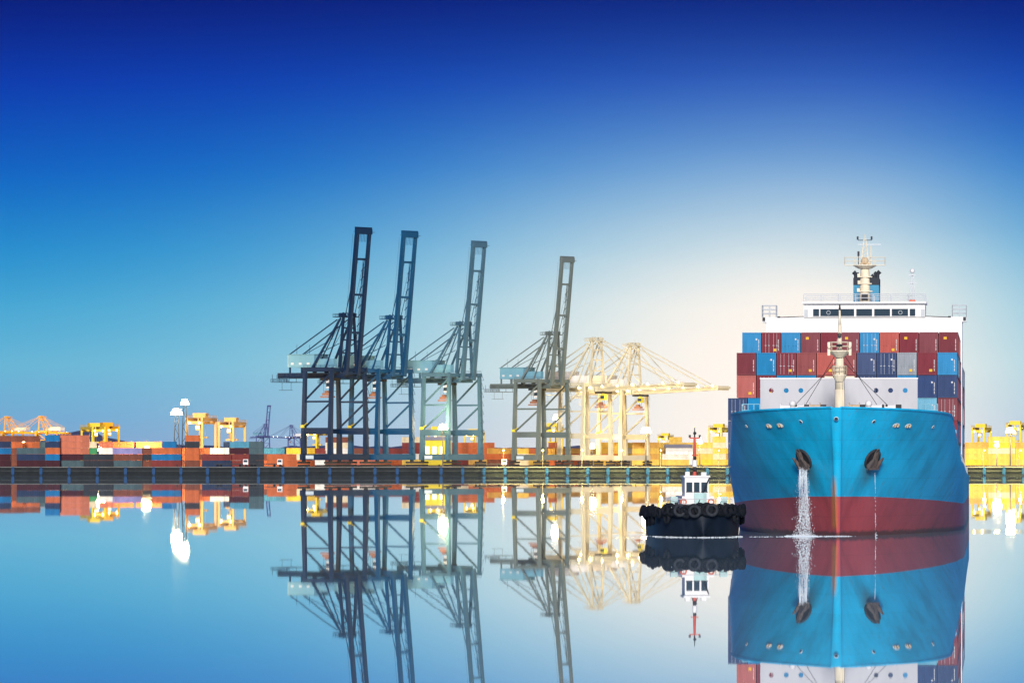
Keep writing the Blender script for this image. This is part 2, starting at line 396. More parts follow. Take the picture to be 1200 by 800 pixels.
yard_row('in the front quay row', 'containers in the front row at the quay edge', [
    (-21, 2272, 40, [DM, DM, BL, NV]), (20, 2272, 40, [DM, NV, TG]), (53.5, 2270, 20, [DM, BL, OR, NV, BL]), (70.5, 2276, 40, [TG, DM, SA, SA, SA]),
    (98, 2270, 40, [DG, DG]), (132.5, 2272, 40, [TG, BR, 'lavender']), (167, 2274, 20, [BR, DG, BR]), (178, 2270, 40, [MA, BL, OR]), (190, 2279, 20, [BR, MA, BL, BL]),
    (217, 2276, 20, [BR, OR, OR, DG, OR]), (237, 2271, 40, [NV, MA]), (269, 2274, 40, [MA, MA, 'dark maroon', 'light blue']), (292, 2270, 20, [DG, DG, TG, TG]), (313, 2272, 40, [OR, OR]),
    (331, 2279, 0, ['cream', 'cream']), (338, 2274, 0, ['cream', 'white'])])
yard_row('in the second quay row', 'containers in the second yard row on the left', [
    (-6, 2352, 40, [BR, BR, BR, OR, BR]), (14, 2366, 40, [BR, OR, OR, OR, BR]), (47, 2360, 0, [BR, OR, TG, TG]), (97, 2330, 20, [OR, OR, 'green', 'cream']), (116, 2332, 20, [OR, 'white', 'white', SA]),
    (124, 2345, 40, [BR, OR, OR, OR]), (160, 2348, 40, [OR, OR, BR, OR]), (196, 2350, 40, [BR, OR, OR]), (230, 2352, 40, [OR, BR, OR]),
    (246, 2340, 20, [BR, OR, 'white']), (262, 2352, 0, [TG, 'light blue', 'white', NV]), (300, 2350, 40, [OR, BR, 'light blue']), (336, 2350, 40, [OR, 'cream', 'yellow'])])
rr = random.Random(11)
mid = []; px = 366
for n_ in range(20):
    f = (px - 360) / 500
    pal = [OR, OR, 'brown', 'brick red', 'cream', 'gold', 'salmon', 'white'] if f < .35 else ([OR, 'gold', 'cream', 'ochre', 'brown', 'gold', 'orange'] if f < .65 else ['gold', 'yellow', 'gold', 'cream', 'ochre', 'yellow'])  # palettes turn golden rightwards: warm veil put into the box colours
    mid.append((px, 2560 + rr.uniform(-8, 8), 40 if n_ % 5 else 20, [rr.choice(pal) for _ in range(rr.choice([3, 4, 4, 5, 3]))]))
    px += (29 if n_ % 5 else 15) * 1.03 + rr.choice([0, 0, 1.0, 3.0])
yard_row('behind the tall cranes', 'containers stacked behind the cranes', mid)
frm = []  # right-hand stacks: yellow wash of haze and lamps put into the colours
for px, sz, cs in ((452, 20, [OR, OR]), (571, 40, ['brown', OR, 'ochre']), (604, 20, ['cream', 'white', 'gold']), (642, 20, ['orange', 'gold', 'ochre']), (703, 40, ['gold', OR, 'gold', 'gold']), (741, 40, ['gold', 'ochre', 'gold', 'ochre']),
                   (776, 40, ['gold', 'white']), (812, 40, ['yellow', 'gold', 'cream', 'gold']), (835, 20, ['gold', 'cream', 'gold', 'cream', 'gold']), (1128, 40, ['yellow', 'gold', 'gold', 'ochre']), (1158, 40, ['gold', 'gold', 'cream', 'yellow', 'gold']),
                   (1190, 40, ['gold', 'yellow', 'gold', 'ochre']), (1222, 40, ['gold', 'gold', 'yellow'])):
    frm.append((px, 2500 + rr.uniform(-3, 3), sz, cs))
yard_row('just behind the crane legs', 'containers just behind the crane legs', frm)

# ------------------------------------------------------------------ ship-to-shore cranes
def make_crane(raised=True):
    P = CP[0]; root = empty('quay_crane')
    GX, WY = 7.3, 11.7
    def part(mb, name, mat=P, parent=root, smooth=False): return mb.build(name, mat, parent, smooth)
    for sx_ in (-1, 1):
        for sy_ in (-1, 1):
            lean = 0
            o = part(MB().beam((sx_ * GX, sy_ * WY, 5.3), (sx_ * GX, sy_ * WY, 14.5), 2.3, 1.5, 1.9, 1.4).beam((sx_ * GX, sy_ * WY, 14.5), (sx_ * GX, sy_ * (WY - .9), 40.4), 1.9, 1.4, 1.5, 1.2), 'leg')
    # ladder and landings up one sea-side leg
    lad = MB()
    for i in range(9): lad.box((GX + 1.3, WY - .6, 8 + i * 3.8), (1.2, 1.3, .12)); lad.tube((GX + 1.8, WY, 8 + i * 3.8), (GX + 1.2, WY - 1.2, 11.6 + i * 3.8), .1, n=4)
    part(lad, 'leg_ladder')
    for sx_ in (-1, 1):
        part(MB().b2((sx_ * GX - .85, -WY - 1.6, 2.7), (sx_ * GX + .85, WY + 1.6, 5.3)), 'sill_beam')
        for sy_ in (-1, 1):
            o = part(MB().b2((sx_ * GX - .5, sy_ * WY - 3.6, 1.2), (sx_ * GX + .5, sy_ * WY + 3.6, 2.1)).box((sx_ * GX, sy_ * WY, 2.4), (.8, 1.6, .7)), 'bogie', M['steel_dark'])
            wh = MB()
            for k in range(8): yy = sy_ * WY - 3.3 + k * .943; wh.tube((sx_ * GX - .25, yy, .45), (sx_ * GX + .25, yy, .45), .42, n=10)
            part(wh, 'wheel_set', M['steel_dark'], o)
    part(MB().b2((-GX + 2.5, -WY - 1.7, 3.2), (-GX + 6.8, -WY - 1.62, 4.7)), 'sign_plate', M['sign_plate'])
    part(MB().b2((-GX + 2, -WY - 1.6, 2.7), (GX - .9, -WY - .6, 4.9)), 'near_sill_beam')
    for sy_ in (-1, 1):
        y = sy_ * WY
        part(MB().b2((-GX + .9, y - .6, 13.6), (GX - .9, y + .6, 16.3)), 'portal_beam')
        part(MB().beam((-GX, y * .965, 27.3), (GX, y * .965, 27.3), .55, .8), 'tie_beam')
        part(MB().beam((-GX, y * .985, 16.2), (GX, y * .965, 27), .55, .7), 'diagonal_brace')
        part(MB().beam((-GX, y * .965, 27.6), (GX, y * .935, 39.4), .55, .7), 'diagonal_brace')
        part(MB().b2((-GX - .9, y * .93 - .6, 40.0), (GX + 1.0, y * .93 + .6, 41.6)), 'top_beam')
        part(MB().rail([(-GX - .8, y * .93, 41.6), (GX + 1, y * .93, 41.6)], 1.1, .06, 2.2), 'handrail')
    for sx_ in (-1, 1):
        part(MB().b2((sx_ * GX - .7, -WY * .93 + .62, 39.9), (sx_ * GX + .7, WY * .93 - .62, 41.5)), 'cross_beam')
    part(MB().b2((-GX - .55, -WY + .7, 13.9), (-GX + .55, WY - .7, 15.9)), 'cross_beam')
    # stair on the portal
    part(MB().beam((-GX - .5, -WY - .7, 16.3), (-GX + 2.4, -WY - .7, 18.2), .9, .2).b2((-GX - .9, -WY - 1.2, 16.3), (-GX + .9, -WY - .62, 17.5)), 'stair', M['yellow_stair'])
    # trolley girders from the back reach to the boom hinge
    for sy_ in (-1, 1):
        part(MB().b2((-28, sy_ * 3.9 - .6, 37.3), (8.6, sy_ * 3.9 + .6, 39.6)), 'girder')
        part(MB().rail([(-28, sy_ * 5.1, 37.6), (8, sy_ * 5.1, 37.6)], 1.1, .06, 2.4).b2((-28, sy_ * 4.95 - .4, 37.45), (8, sy_ * 4.95 + .4, 37.58)), 'walkway')
    tr = MB()
    for xx in (-27.5, -22, -16, -2, 8): tr.b2((xx - .4, -3.3, 37.6), (xx + .4, 3.3, 38.9))
    part(tr, 'girder_tie')
    hang = MB()
    for xx in (-7.3, 7.3):
        for sy_ in (-1, 1): hang.b2((xx - .4, sy_ * 3.9 - .3, 39.58), (xx + .4, sy_ * 3.9 + .3, 40.2))
    part(hang, 'girder_hanger')
    pl = MB().b2((-30.5, -6, 35.6), (-21, 6, 35.8)).rail([(-30.5, -6, 35.8), (-21, -6, 35.8)], 1.2, .08, 1.6).rail([(-30.5, 6, 35.8), (-30.5, -6, 35.8)], 1.2, .08, 1.6)
    for xx in (-30, -26, -22): pl.tube((xx, -5.5, 35.8), (xx, -5.5, 39), .12, n=4).tube((xx, 5.5, 35.8), (xx, 5.5, 39), .12, n=4)
    pl.b2((-25, -7, 32.2), (-20, -4, 32.35)).tube((-25, -5, 32.2), (-25, -5, 35.6), .1, n=4).tube((-20, -5, 32.2), (-20, -5, 35.6), .1, n=4)
    part(pl, 'service_platform')
    # machinery house
    mh = part(MB().b2((-22, -4.6, 41.9), (-7.5, 4.6, 47.2)), 'machinery_house', M['house_blue'])
    part(MB().b2((-22.4, -5, 47.2), (-7.1, 5, 47.45)), 'roof', M['house_blue'], mh)
    part(MB().b2((-22.12, -4.62, 41.95), (-22.01, 4.62, 47.15)), 'lit_end_wall', M['white'], mh)  # white panel: stronger light on this end put into the colour
    for i in range(3): part(MB().b2((-20.4 + i * 4.4, -4.66, 43.0), (-18.9 + i * 4.4, -4.6, 43.9)), 'louvre', M['rail'], mh)
    sup = MB()
    for xx in (-21.5, -15, -8.5):
        for sy_ in (-1, 1): sup.b2((xx - .3, sy_ * 3.9 - .3, 39.6), (xx + .3, sy_ * 3.9 + .3, 41.9))
    part(sup, 'house_support')
    part(MB().b2((-7, -4.4, 41.9), (3, -2.2, 45.4)), 'electrical_house', M['house_blue'])
    # A-frame (gantry mast)
    AX, AZ = 7.6, 63.0
    for sy_ in (-1, 1):
        part(MB().beam((7.3, sy_ * 5.6, 41.6), (AX, sy_ * 3.4, AZ), 1.0, 1.3, .8, 1.0), 'mast_leg')
        part(MB().beam((-7.0, sy_ * 6.5, 41.6), (AX - 1.5, sy_ * 3.4, AZ - .5), .7, .9, .6, .7), 'back_leg')
        part(MB().beam((-.5, sy_ * 5.6, 41.6), (AX - .6, sy_ * 3.4, AZ - 1), .45, .5), 'back_brace')
        part(MB().tube((-21.5, sy_ * 4.2, 47.4), (AX - 3.5, sy_ * 3.4, AZ - 1.2), .26, n=6), 'backstay')
        part(MB().tube((-13, sy_ * 4.2, 47.4), (AX - 9, sy_ * 4.6, 52), .16, n=5).tube((-17.5, sy_ * 4.2, 47.4), (-17.5, sy_ * 4.2, 51.6), .1, n=4), 'stay_prop')
    for k, (zz, ww) in enumerate(((47.5, 5), (53, 4.3), (58, 3.9))):
        part(MB().b2((AX - .6, -ww, zz), (AX + .3, ww, zz + .6)), 'mast_tie')
    zig = MB()
    for i in range(5):
        f0, f1 = i / 5, (i + 1) / 5
        x0, x1 = lerp(-6, 5.5, f0), lerp(-6, 5.5, f1); z0, z1 = lerp(42.5, 61, f0), lerp(42.5, 61, f1)
        zig.beam((x0, -3.6, z0), (x1, -3.6, z1), .6, .15); zig.b2((x1 - .6, -4.3, z1), (x1 + .9, -2.9, z1 + .12)); zig.tube((x1, -4.3, z1), (x1, -4.3, z1 + 1.2), .06, n=4); zig.tube((x0, -4.2, z0 + 1.1), (x1, -4.2, z1 + 1.1), .07, n=4)
    part(zig, 'stairway')
    head = MB().b2((AX - 4.4, -5.2, AZ - .2), (AX + 1.5, 5.2, AZ + .15)).b2((AX - 2, -4.2, AZ + .15), (AX + .8, -2.4, AZ + 1.6)).b2((AX - 2, 2.4, AZ + .15), (AX + .8, 4.2, AZ + 1.6))
    head.rail([(AX - 4.4, -5.2, AZ + .15), (AX + 1.5, -5.2, AZ + .15)], 1.1, .07, 1.4).rail([(AX - 4.4, 5.2, AZ + .15), (AX - 4.4, -5.2, AZ + .15)], 1.1, .07, 1.6)
    head.tube((AX, 0, AZ), (AX, 0, AZ + 3.4), .08, n=4)
    part(head, 'mast_head_platform')
    for yy in (-3.3, -1.2, 1.2, 3.3):
        part(MB().torus((AX - .2, yy, AZ + 1.0), (0, 1, 0), .75, .18, 12, 5), 'sheave')
    # boom
    hx, hz = 9.4, 38.4; LB = 61.5 if raised else 56
    ang = R(84) if raised else R(2.0)
    D = Vector((math.cos(ang), 0, math.sin(ang))); N = Vector((-math.sin(ang), 0, math.cos(ang))); Hn = Vector((hx, 0, hz))
    bp_ = lambda u, v, n_: Hn + D * u + Vector((0, v, 0)) + N * n_
    for sy_ in (-1, 1):
        b_ = part(MB().beam(bp_(0, sy_ * 3.9, 0), bp_(LB, sy_ * 3.9, 0), 1.15, 2.1, 1.05, 1.5), 'boom_girder')
        br_ = MB()
        n_ = 14
        for i in range(n_ + 1): br_.beam(bp_(2 + i * (LB - 4) / n_, sy_ * 4.5, .2), bp_(2 + i * (LB - 4) / n_, sy_ * 5.5, .2), .12, .12)
        br_.tube(bp_(2, sy_ * 5.5, 1.2), bp_(LB - 2, sy_ * 5.5, 1.2), .06, n=4); br_.beam(bp_(2, sy_ * 5.0, .3), bp_(LB - 2, sy_ * 5.0, .3), .7, .08)
        part(br_, 'boom_walkway')
    for u in (.8, 18, 34, LB - 12.5):
        part(MB().beam(bp_(u, -3.3, 0), bp_(u, 3.3, 0), .7, .9), 'boom_tie')
    part(MB().beam(bp_(LB - .8, -4.9, 0), bp_(LB - .8, 4.9, 0), 1.6, 2.3).beam(bp_(LB + .4, -5.4, .2), bp_(LB + .4, 5.4, .2), .6, 1.2).tube(bp_(LB - 1, 4.5, 0), bp_(LB - 1, 7.4, 0), .1, n=4).tube(bp_(LB - 1, -4.5, 0), bp_(LB - 1, -6.6, 0), .1, n=4), 'boom_tip')
    lt = MB()
    for i in range(7): lt.beam(bp_(LB - 2.0 - .0, -2.9 + i * .97, 0), bp_(LB - 5.2, -2.9 + i * .97, 0), .12, .12)
    part(lt, 'tip_grating')
    cabl = MB()
    if raised:
        for yy in (1.8, 2.6): cabl.tube(bp_(3, yy, .5), bp_(LB - 13, yy, .5), .14, n=4)
        for i in range(11): cabl.beam(bp_(5 + i * 3.9, 1.2, .5), bp_(6.6 + i * 3.9, 2.9, .5), .3, .22)
        part(cabl, 'festoon')
        for sy_ in (-1, 1):     # forestays folded up along the boom
            part(MB().tube((AX + .6, sy_ * 3.0, AZ + .5), bp_(38, sy_ * 3.2, 1.6), .17, n=5), 'forestay')
            part(MB().tube(bp_(38, sy_ * 3.2, 1.6), bp_(LB - 12, sy_ * 3.2, 1.0), .17, n=5), 'forestay')
            part(MB().tube((-5, sy_ * 2, 47), (AX, sy_ * 2, AZ + 1), .1, n=4).tube((AX, sy_ * 2, AZ + 1), bp_(LB - 12.5, sy_ * 2, 0), .08, n=4), 'hoist_rope')
    else:
        for sy_ in (-1, 1):
            for u in (24, LB - 8):
                part(MB().tube((AX + .6, sy_ * 3.3, AZ + .5), bp_(u, sy_ * 3.9, 1.2), .27, n=6), 'forestay')
                part(MB().b2(tuple(bp_(u, sy_ * 3.9, 1.2) - Vector((.9, .4, 1.2))), tuple(bp_(u, sy_ * 3.9, 1.2) + Vector((.9, .4, .6)))), 'stay_lug')
        for i in range(6):
            part(MB().ball(bp_(5 + i * 9.5, -4.9, 1.3), .42, 8, 5), 'boom_lamp', M['lamp_small'])
    for i, xx in enumerate((-24, -12, 0, 7)):
        if not raised: part(MB().ball((xx, -5.3, 39.3), .5, 8, 5), 'girder_lamp', M['lamp_small'])
    # trolley with cab and a hanging spreader
    tx = -2.5 if raised else 11.5
    t_ = part(MB().b2((tx - 3, -3.2, 36.3), (tx + 3, 3.2, 37.2)), 'trolley', M['steel_dark'])
    cb_ = part(MB().b2((tx + 1.5, -4.6, 33.0), (tx + 4.0, -2.2, 35.9)).b2((tx + 2, -3.8, 35.9), (tx + 3, -3, 36.4)), 'operator_cab', M['white'] if raised else M['yellow_stair'])
    part(MB().b2((tx + 1.6, -4.66, 33.7), (tx + 3.9, -4.605, 35.2)), 'cab_window', M['window'], cb_)
    sp = part(MB().b2((tx - 3.6, -1.1, 30.0), (tx + .6, 1.1, 31.0)).b2((tx - 4.6, -1.2, 29.1), (tx + 1.6, 1.2, 29.7)).b2((tx - 2.6, -.7, 31), (tx - .6, .7, 32.0)), 'spreader', M['spreader'])
    hr = MB()
    for a_ in (-3, 0):
        for c_ in (-.8, .8): hr.tube((tx + a_, c_, 31), (tx + a_, c_, 36.4), .07, n=4)
    part(hr, 'hoist_rope', M['steel_dark'])
    return root
def paint_tree(root, old, new):
    st = [root]
    tree = {}
    for c in bpy.data.objects:
        if c.parent: tree.setdefault(c.parent.name, []).append(c)
    while st:
        o = st.pop(); st += tree.get(o.name, [])
        if o.type == 'MESH' and o.data.materials and o.data.materials[0] == old:
            setmat(o, new)
CYAW = R(-38)
def rp(ax_px, Y0):   # crane centre from the landside-near leg's pixel and its distance
    x = X_at(ax_px, Y0); off = Matrix.Rotation(CYAW, 2) @ Vector((7.3, 11.7)); return (x + off[0], Y0 + off[1], QZ)
cA = make_crane(True); cL = make_crane(False)
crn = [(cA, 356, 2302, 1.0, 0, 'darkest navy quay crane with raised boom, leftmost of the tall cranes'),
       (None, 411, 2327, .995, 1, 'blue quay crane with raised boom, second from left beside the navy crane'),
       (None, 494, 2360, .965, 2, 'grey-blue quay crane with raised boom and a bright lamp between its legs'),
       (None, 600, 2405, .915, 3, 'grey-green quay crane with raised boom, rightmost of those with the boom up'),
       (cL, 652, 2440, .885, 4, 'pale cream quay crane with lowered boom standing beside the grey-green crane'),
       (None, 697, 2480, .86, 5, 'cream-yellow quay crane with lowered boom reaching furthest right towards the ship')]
tree0 = {}
for c in bpy.data.objects:
    if c.parent: tree0.setdefault(c.parent.name, []).append(c)
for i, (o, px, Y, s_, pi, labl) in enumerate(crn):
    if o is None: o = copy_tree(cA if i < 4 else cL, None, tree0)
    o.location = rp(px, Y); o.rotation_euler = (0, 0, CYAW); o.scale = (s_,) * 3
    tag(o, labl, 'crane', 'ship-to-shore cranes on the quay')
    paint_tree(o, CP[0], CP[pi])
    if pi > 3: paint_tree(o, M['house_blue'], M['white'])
for (src, px, Y, s_, mt, labl) in ((cL, -2, 5200, .60, CP_YEL, 'orange-yellow far-off quay crane at the left edge above the containers'), (cL, 38, 5150, .60, CP_YEL, 'orange-yellow far-off quay crane behind the salmon container stack'),
                                   (cA, 293, 5600, .53, CP_PUR, 'violet-blue far-off quay crane with its boom raised, left of the navy crane'), (cL, 330, 5700, .52, CP_PUR, 'violet-blue far-off quay crane with lowered boom beside the navy crane')):
    o = copy_tree(src, None, tree0); o.location = rp(px, Y); o.rotation_euler = (0, 0, CYAW if src is cA else R(150)); o.scale = (s_,) * 3
    if mt is CP_YEL: o.scale = (.82, .82, .61)
    tag(o, labl, 'crane', 'far-off cranes beyond the yard'); paint_tree(o, CP[0], mt)
    if mt is CP_YEL: paint_tree(o, M['house_blue'], M['cream'])

# ------------------------------------------------------------------ rubber-tyred gantry cranes
def make_rtg():
    root = empty('yard_gantry_crane'); P = RTGP; WB, SP, Hh = 3.7, 11.8, 19.4
    for sy_ in (-1, 1):
        for sx_ in (-1, 1):
            MB().beam((sx_ * WB, sy_ * SP, 1.6), (sx_ * WB, sy_ * SP, Hh), 1.15, 1.0, 1.0, .9).build('leg', P, root)
            wh = MB()
            for k in (-.75, .75): wh.tube((sx_ * WB + k - .0, sy_ * SP - .35, .8), (sx_ * WB + k, sy_ * SP + .35, .8), .78, n=12)
            wh.build('wheel_set', M['rubber'], root)
        MB().b2((-WB - 1.2, sy_ * SP - .5, 1.5), (WB + 1.2, sy_ * SP + .5, 2.6)).build('sill_beam', P, root)
        MB().b2((-WB - .5, sy_ * SP - .45, Hh), (WB + .5, sy_ * SP + .45, Hh + 1.3)).build('end_beam', P, root)
    for sx_ in (-1, 1):
        MB().b2((sx_ * WB - .5, -SP - 1, Hh + 1.31), (sx_ * WB + .5, SP + 1, Hh + 2.9)).build('main_girder', P, root)
        MB().rail([(sx_ * (WB + .7), -SP, Hh + 2.9), (sx_ * (WB + .7), SP, Hh + 2.9)], 1.1, .08, 2.4).build('handrail', P, root)
    MB().b2((-WB + .6, -4, Hh + 2.92), (WB - .6, 1.5, Hh + 5.1)).build('trolley', P, root)
    cb_ = MB().b2((-1.1, -6.4, Hh - 2.9), (1.1, -4.2, Hh - .1)).b2((-.3, -5.5, Hh - .1), (.3, -4.9, Hh + 3)).build('operator_cab', P, root)
    MB().b2((-.95, -6.46, Hh - 2.2), (.95, -6.41, Hh - .7)).build('cab_window', M['lit_window'], cb_)
    MB().b2((-3.1, -1.3, 12.8), (3.1, 1.1, 13.6)).tube((-2, 0, 13.6), (-2, 0, Hh + 2.9), .08, n=4).tube((2, 0, 13.6), (2, 0, Hh + 2.9), .08, n=4).build('spreader', P, root)
    MB().b2((-1.8, SP - 1.9, 2.62), (1.8, SP - .6, 5.4)).build('engine_box', M['white'], root)
    for sx_ in (-1, 1): MB().ball((sx_ * 2.4, -SP - .7, Hh + .5), .42, 8, 5).build('work_lamp', M['lamp_small'], root)
    return root
rt = make_rtg(); treeR = {}
for c in bpy.data.objects:
    if c.parent: treeR.setdefault(c.parent.name, []).append(c)
for i, (px, Y, rz, s_, mt, labl) in enumerate(((236, 2420, -12, .95, RTGP, 'pale orange yard gantry crane right beside the tall floodlight mast'), (272, 2425, -12, .87, RTGP, 'pale orange yard gantry crane, second to the right of the floodlight mast'),
                                      (109, 2560, 20, .80, RTGP2, 'golden yard gantry crane above the green container on the left'), (124, 2700, 24, .84, CP_YEL, 'orange yard gantry crane just behind the golden one on the left'),
                                      (372, 2620, -18, .72, RTGP2, 'golden yard gantry crane seen between the legs of the navy crane'), (512, 2640, -8, .75, RTGP2, 'golden yard gantry crane seen through the legs of the grey-blue crane'),
                                      (556, 2640, -14, .70, RTGP2, 'golden yard gantry crane just right of the grey-blue crane'), (648, 2660, -10, .82, RTGP2, 'golden yard gantry crane behind the legs of the grey-green crane'),
                                      (843, 2640, -14, .80, RTGP2, 'golden yard gantry crane closest to the ship on its left'), (1150, 2640, -14, .80, RTGP2, 'golden yard gantry crane closest to the ship on its right'),
                                      (1190, 2650, -10, .86, RTGP2, 'golden yard gantry crane at the right edge of the harbour'), (780, 2650, -12, .62, RTGP2, 'low golden yard gantry crane above the tug on the quay'))):
    o = rt if i == 0 else copy_tree(rt, None, treeR)
    o.location = (X_at(px, Y), Y, QZ); o.rotation_euler = (0, 0, R(rz)); o.scale = (s_,) * 3
    tag(o, labl, 'gantry crane', 'yard gantry cranes among the containers'); 
    if mt is not RTGP: paint_tree(o, RTGP, mt)

# ------------------------------------------------------------------ floodlight masts
def light_mast(px, Y, H, labl, R1=1.6, power=60000, lattice=True, nl=8, double=False):
    fs_ = 1.25 if double else 1.0
    root = empty('floodlight_mast', (X_at(px, Y), Y, QZ)); tag(root, labl, 'floodlight', 'floodlight masts in the yard')
    mb = MB()
    if lattice:
        w_ = 1.5
        for sx_ in (-1, 1):
            for sy_ in (-1, 1): mb.beam((sx_ * w_, sy_ * w_, 0), (sx_ * w_ * .35, sy_ * w_ * .35, H), .3, .3, .18, .18)
        n = int(H / 3)
        for i in range(n):
            a0 = w_ * lerp(1, .35, i / n); a1 = w_ * lerp(1, .35, (i + 1) / n); z0 = H * i / n; z1 = H * (i + 1) / n; s_ = 1 if i % 2 else -1
            for sy_ in (-1, 1): mb.beam((-a0 * s_, sy_ * a0, z0), (a1 * s_, sy_ * a1, z1), .12, .12); mb.beam((sy_ * a0, -a0 * s_, z0), (sy_ * a1, a1 * s_, z1), .12, .12)
    else: mb.tube((0, 0, 0), (0, 0, H), .35, .16, n=8)
    mb.build('mast', M['steel_dark'] if lattice else M['mast_grey'], root)
    MB().tube((0, 0, H), (0, 0, H + .4), R1, R1 * 1.05, n=12).rail([(R1 * math.cos(a), R1 * math.sin(a), H + .4) for a in [i * math.pi / 3 for i in range(7)]], 1, .06, 1.5).build('crown', M['rail'], root)
    for i in range(nl):
        a = 2 * math.pi * i / nl
        MB().box((R1 * math.cos(a), R1 * math.sin(a), H - .35 * fs_), (.85 * fs_, .85 * fs_, .7 * fs_ * 1.3), taper=.8).build('floodlight', M['lamp_warm'], root)
    l = bpy.data.lights.new('floodlight_glow', 'POINT'); l.energy = power; l.color = (1, .70, .30); l.shadow_soft_size = 2.0
    lo = bpy.data.objects.new('floodlight_glow', l); col.objects.link(lo); lo.parent = root; lo.location = (0, -2.2, H + 1.6)
    return root
light_mast(207, 2330, 23.0, 'brightest floodlight mast, left of the pale orange gantry cranes', 1.9, 150000, double=True)
light_mast(216.5, 2300, 26.8, 'tall lattice floodlight mast rising just right of the brightest lamp', 1.3, 30000)
light_mast(172, 2340, 7.2, 'low floodlight mast above the orange containers on the left', 1.0, 60000, False, 5)
light_mast(118, 2420, 7.6, 'low floodlight mast in front of the golden gantry crane on the left', .8, 60000, False, 5)
light_mast(3, 2420, 9.8, 'low floodlight mast at the left edge of the harbour', .8, 60000, False, 5)
light_mast(519, 2345, 16.6, 'floodlight mast in front of the grey-blue quay crane', 1.6, 60000, False)
light_mast(651, 2480, 21.5, 'floodlight mast between the grey-green and the pale cream cranes', .9, 40000, False, 6)
light_mast(757, 2420, 15.4, 'floodlight mast under the lowered boom of the cream-yellow crane', 1.7, 60000, False)
light_mast(694, 2470, 8.5, 'short floodlight mast between the legs of the pale cream crane', .7, 20000, False, 5)
light_mast(820, 2330, 10.5, 'short floodlight mast on the quay behind the tug', .6, 70000, False, 5)
light_mast(1184, 2420, 15.4, 'floodlight mast right of the ship near the right edge', 1.5, 130000, False)
light_mast(1168, 2440, 9.4, 'shorter floodlight mast right beside the ship', .7, 90000, False, 5)

def added_quay_lamp(px, labl, power=38000):  # added lamp posts, put in to turn the quay wall golden
    Y = QY + 2.2; root = empty('added_quay_lamp', (X_at(px, Y), Y, QZ + .02)); tag(root, labl, 'lamp post', 'added lamp posts along the quay edge')
    MB().tube((0, 0, 0), (0, 0, 6.2), .14, .09).tube((0, 0, 6.2), (0, -5.5, 6.9), .08, .06, n=6).build('pole', M['mast_grey'], root)
    MB().b2((-.3, -6.3, 6.8), (.3, -5.4, 6.95)).build('lamp_head', M['mast_grey'], root)
    MB().b2((-.24, -6.2, 6.7), (.24, -5.5, 6.79)).build('lamp', M['lamp_small'], root)
    l = bpy.data.lights.new('added_quay_light', 'POINT'); l.energy = power; l.color = (1, .72, .22); l.shadow_soft_size = .4
    lo = bpy.data.objects.new('added_quay_light', l); col.objects.link(lo); lo.parent = root; lo.location = (0, -6.6, 6.2)
light_mast(28, 5050, 14.0, 'added far floodlight mast between the two orange-yellow cranes at the left edge', 1.2, 700000, False, 5)  # mast added to brighten the two far cranes
for px, lb_ in ((590, 'added lamp post on the quay edge left of the grey-green crane'), (636, 'added lamp post on the quay edge under the grey-green crane'), (682, 'added lamp post on the quay edge under the pale cream crane'), (728, 'added lamp post on the quay edge under the cream-yellow crane'),
                (774, 'added lamp post on the quay edge left of the tug'), (842, 'added lamp post on the quay edge between the tug and the ship'), (1152, 'added lamp post on the quay edge just right of the ship'), (1194, 'added lamp post on the quay edge at the right of the picture')):
    added_quay_lamp(px, lb_)

# ------------------------------------------------------------------ yard buildings and vehicles
def shed(px, Y, wpx, h, depth, mat, labl, nwin=5):
    s_ = FPX / Y; wd = wpx / s_; root = empty('warehouse', (X_at(px, Y), Y, QZ)); tag(root, labl, 'building')
    MB().b2((0, 0, 0), (wd, depth, h)).build('wall', mat, root)
    mb = MB().add([(-.4, -.5, h), (wd + .4, -.5, h), (wd + .4, depth + .5, h), (-.4, depth + .5, h), (-.4, depth / 2, h + 1.6), (wd + .4, depth / 2, h + 1.6)], [(0, 1, 5, 4), (2, 3, 4, 5), (0, 4, 3), (1, 2, 5), (3, 2, 1, 0)])
    mb.build('roof', M['grey_wall'], root)
    for i in range(nwin):
        xx = wd * (i + .5) / nwin
        MB().b2((xx - wd / nwin * .3, -.09, h * .45), (xx + wd / nwin * .3, -.01, h * .75)).build('window', M['lit_window'], root)
shed(780, 2540, 32, 8.0, 14, M['white'], 'long white quay building with lit windows behind the tug', 6)
shed(497, 2530, 32, 11.5, 12, painted('yellow_cladding', (.85, .70, .05), .6, .15, .2), 'bright yellow workshop seen through the grey-blue crane', 4)
def truck(px, Y, colr, labl):
    root = empty('yard_truck', (X_at(px, Y), Y, QZ)); tag(root, labl, 'truck', 'terminal trucks on the quay')
    cbx = MB().b2((0, -1.2, .9), (2.1, 1.2, 3.1)).build('cab', M['white'], root)
    MB().b2((.2, -1.26, 1.9), (1.8, -1.21, 2.8)).build('window', M['window'], cbx)
    MB().b2((-12, -1.1, 1.0), (0, 1.1, 1.35)).build('trailer_bed', M['steel_dark'], root)
    for xx in (1.2, -1.2, -9.2, -10.6):
        for yy in (-1, 1): MB().tube((xx, yy - .2, .5), (xx, yy + .2, .5), .5, n=12).build('wheel', M['rubber'], root)
    return root
truck(285, 2262, None, 'white-cabbed terminal truck in front of the maroon containers')
truck(325, 2262, None, 'white-cabbed terminal truck parked left of the navy crane')
truck(588, 2262, None, 'white-cabbed terminal truck between the grey-blue and grey-green cranes')

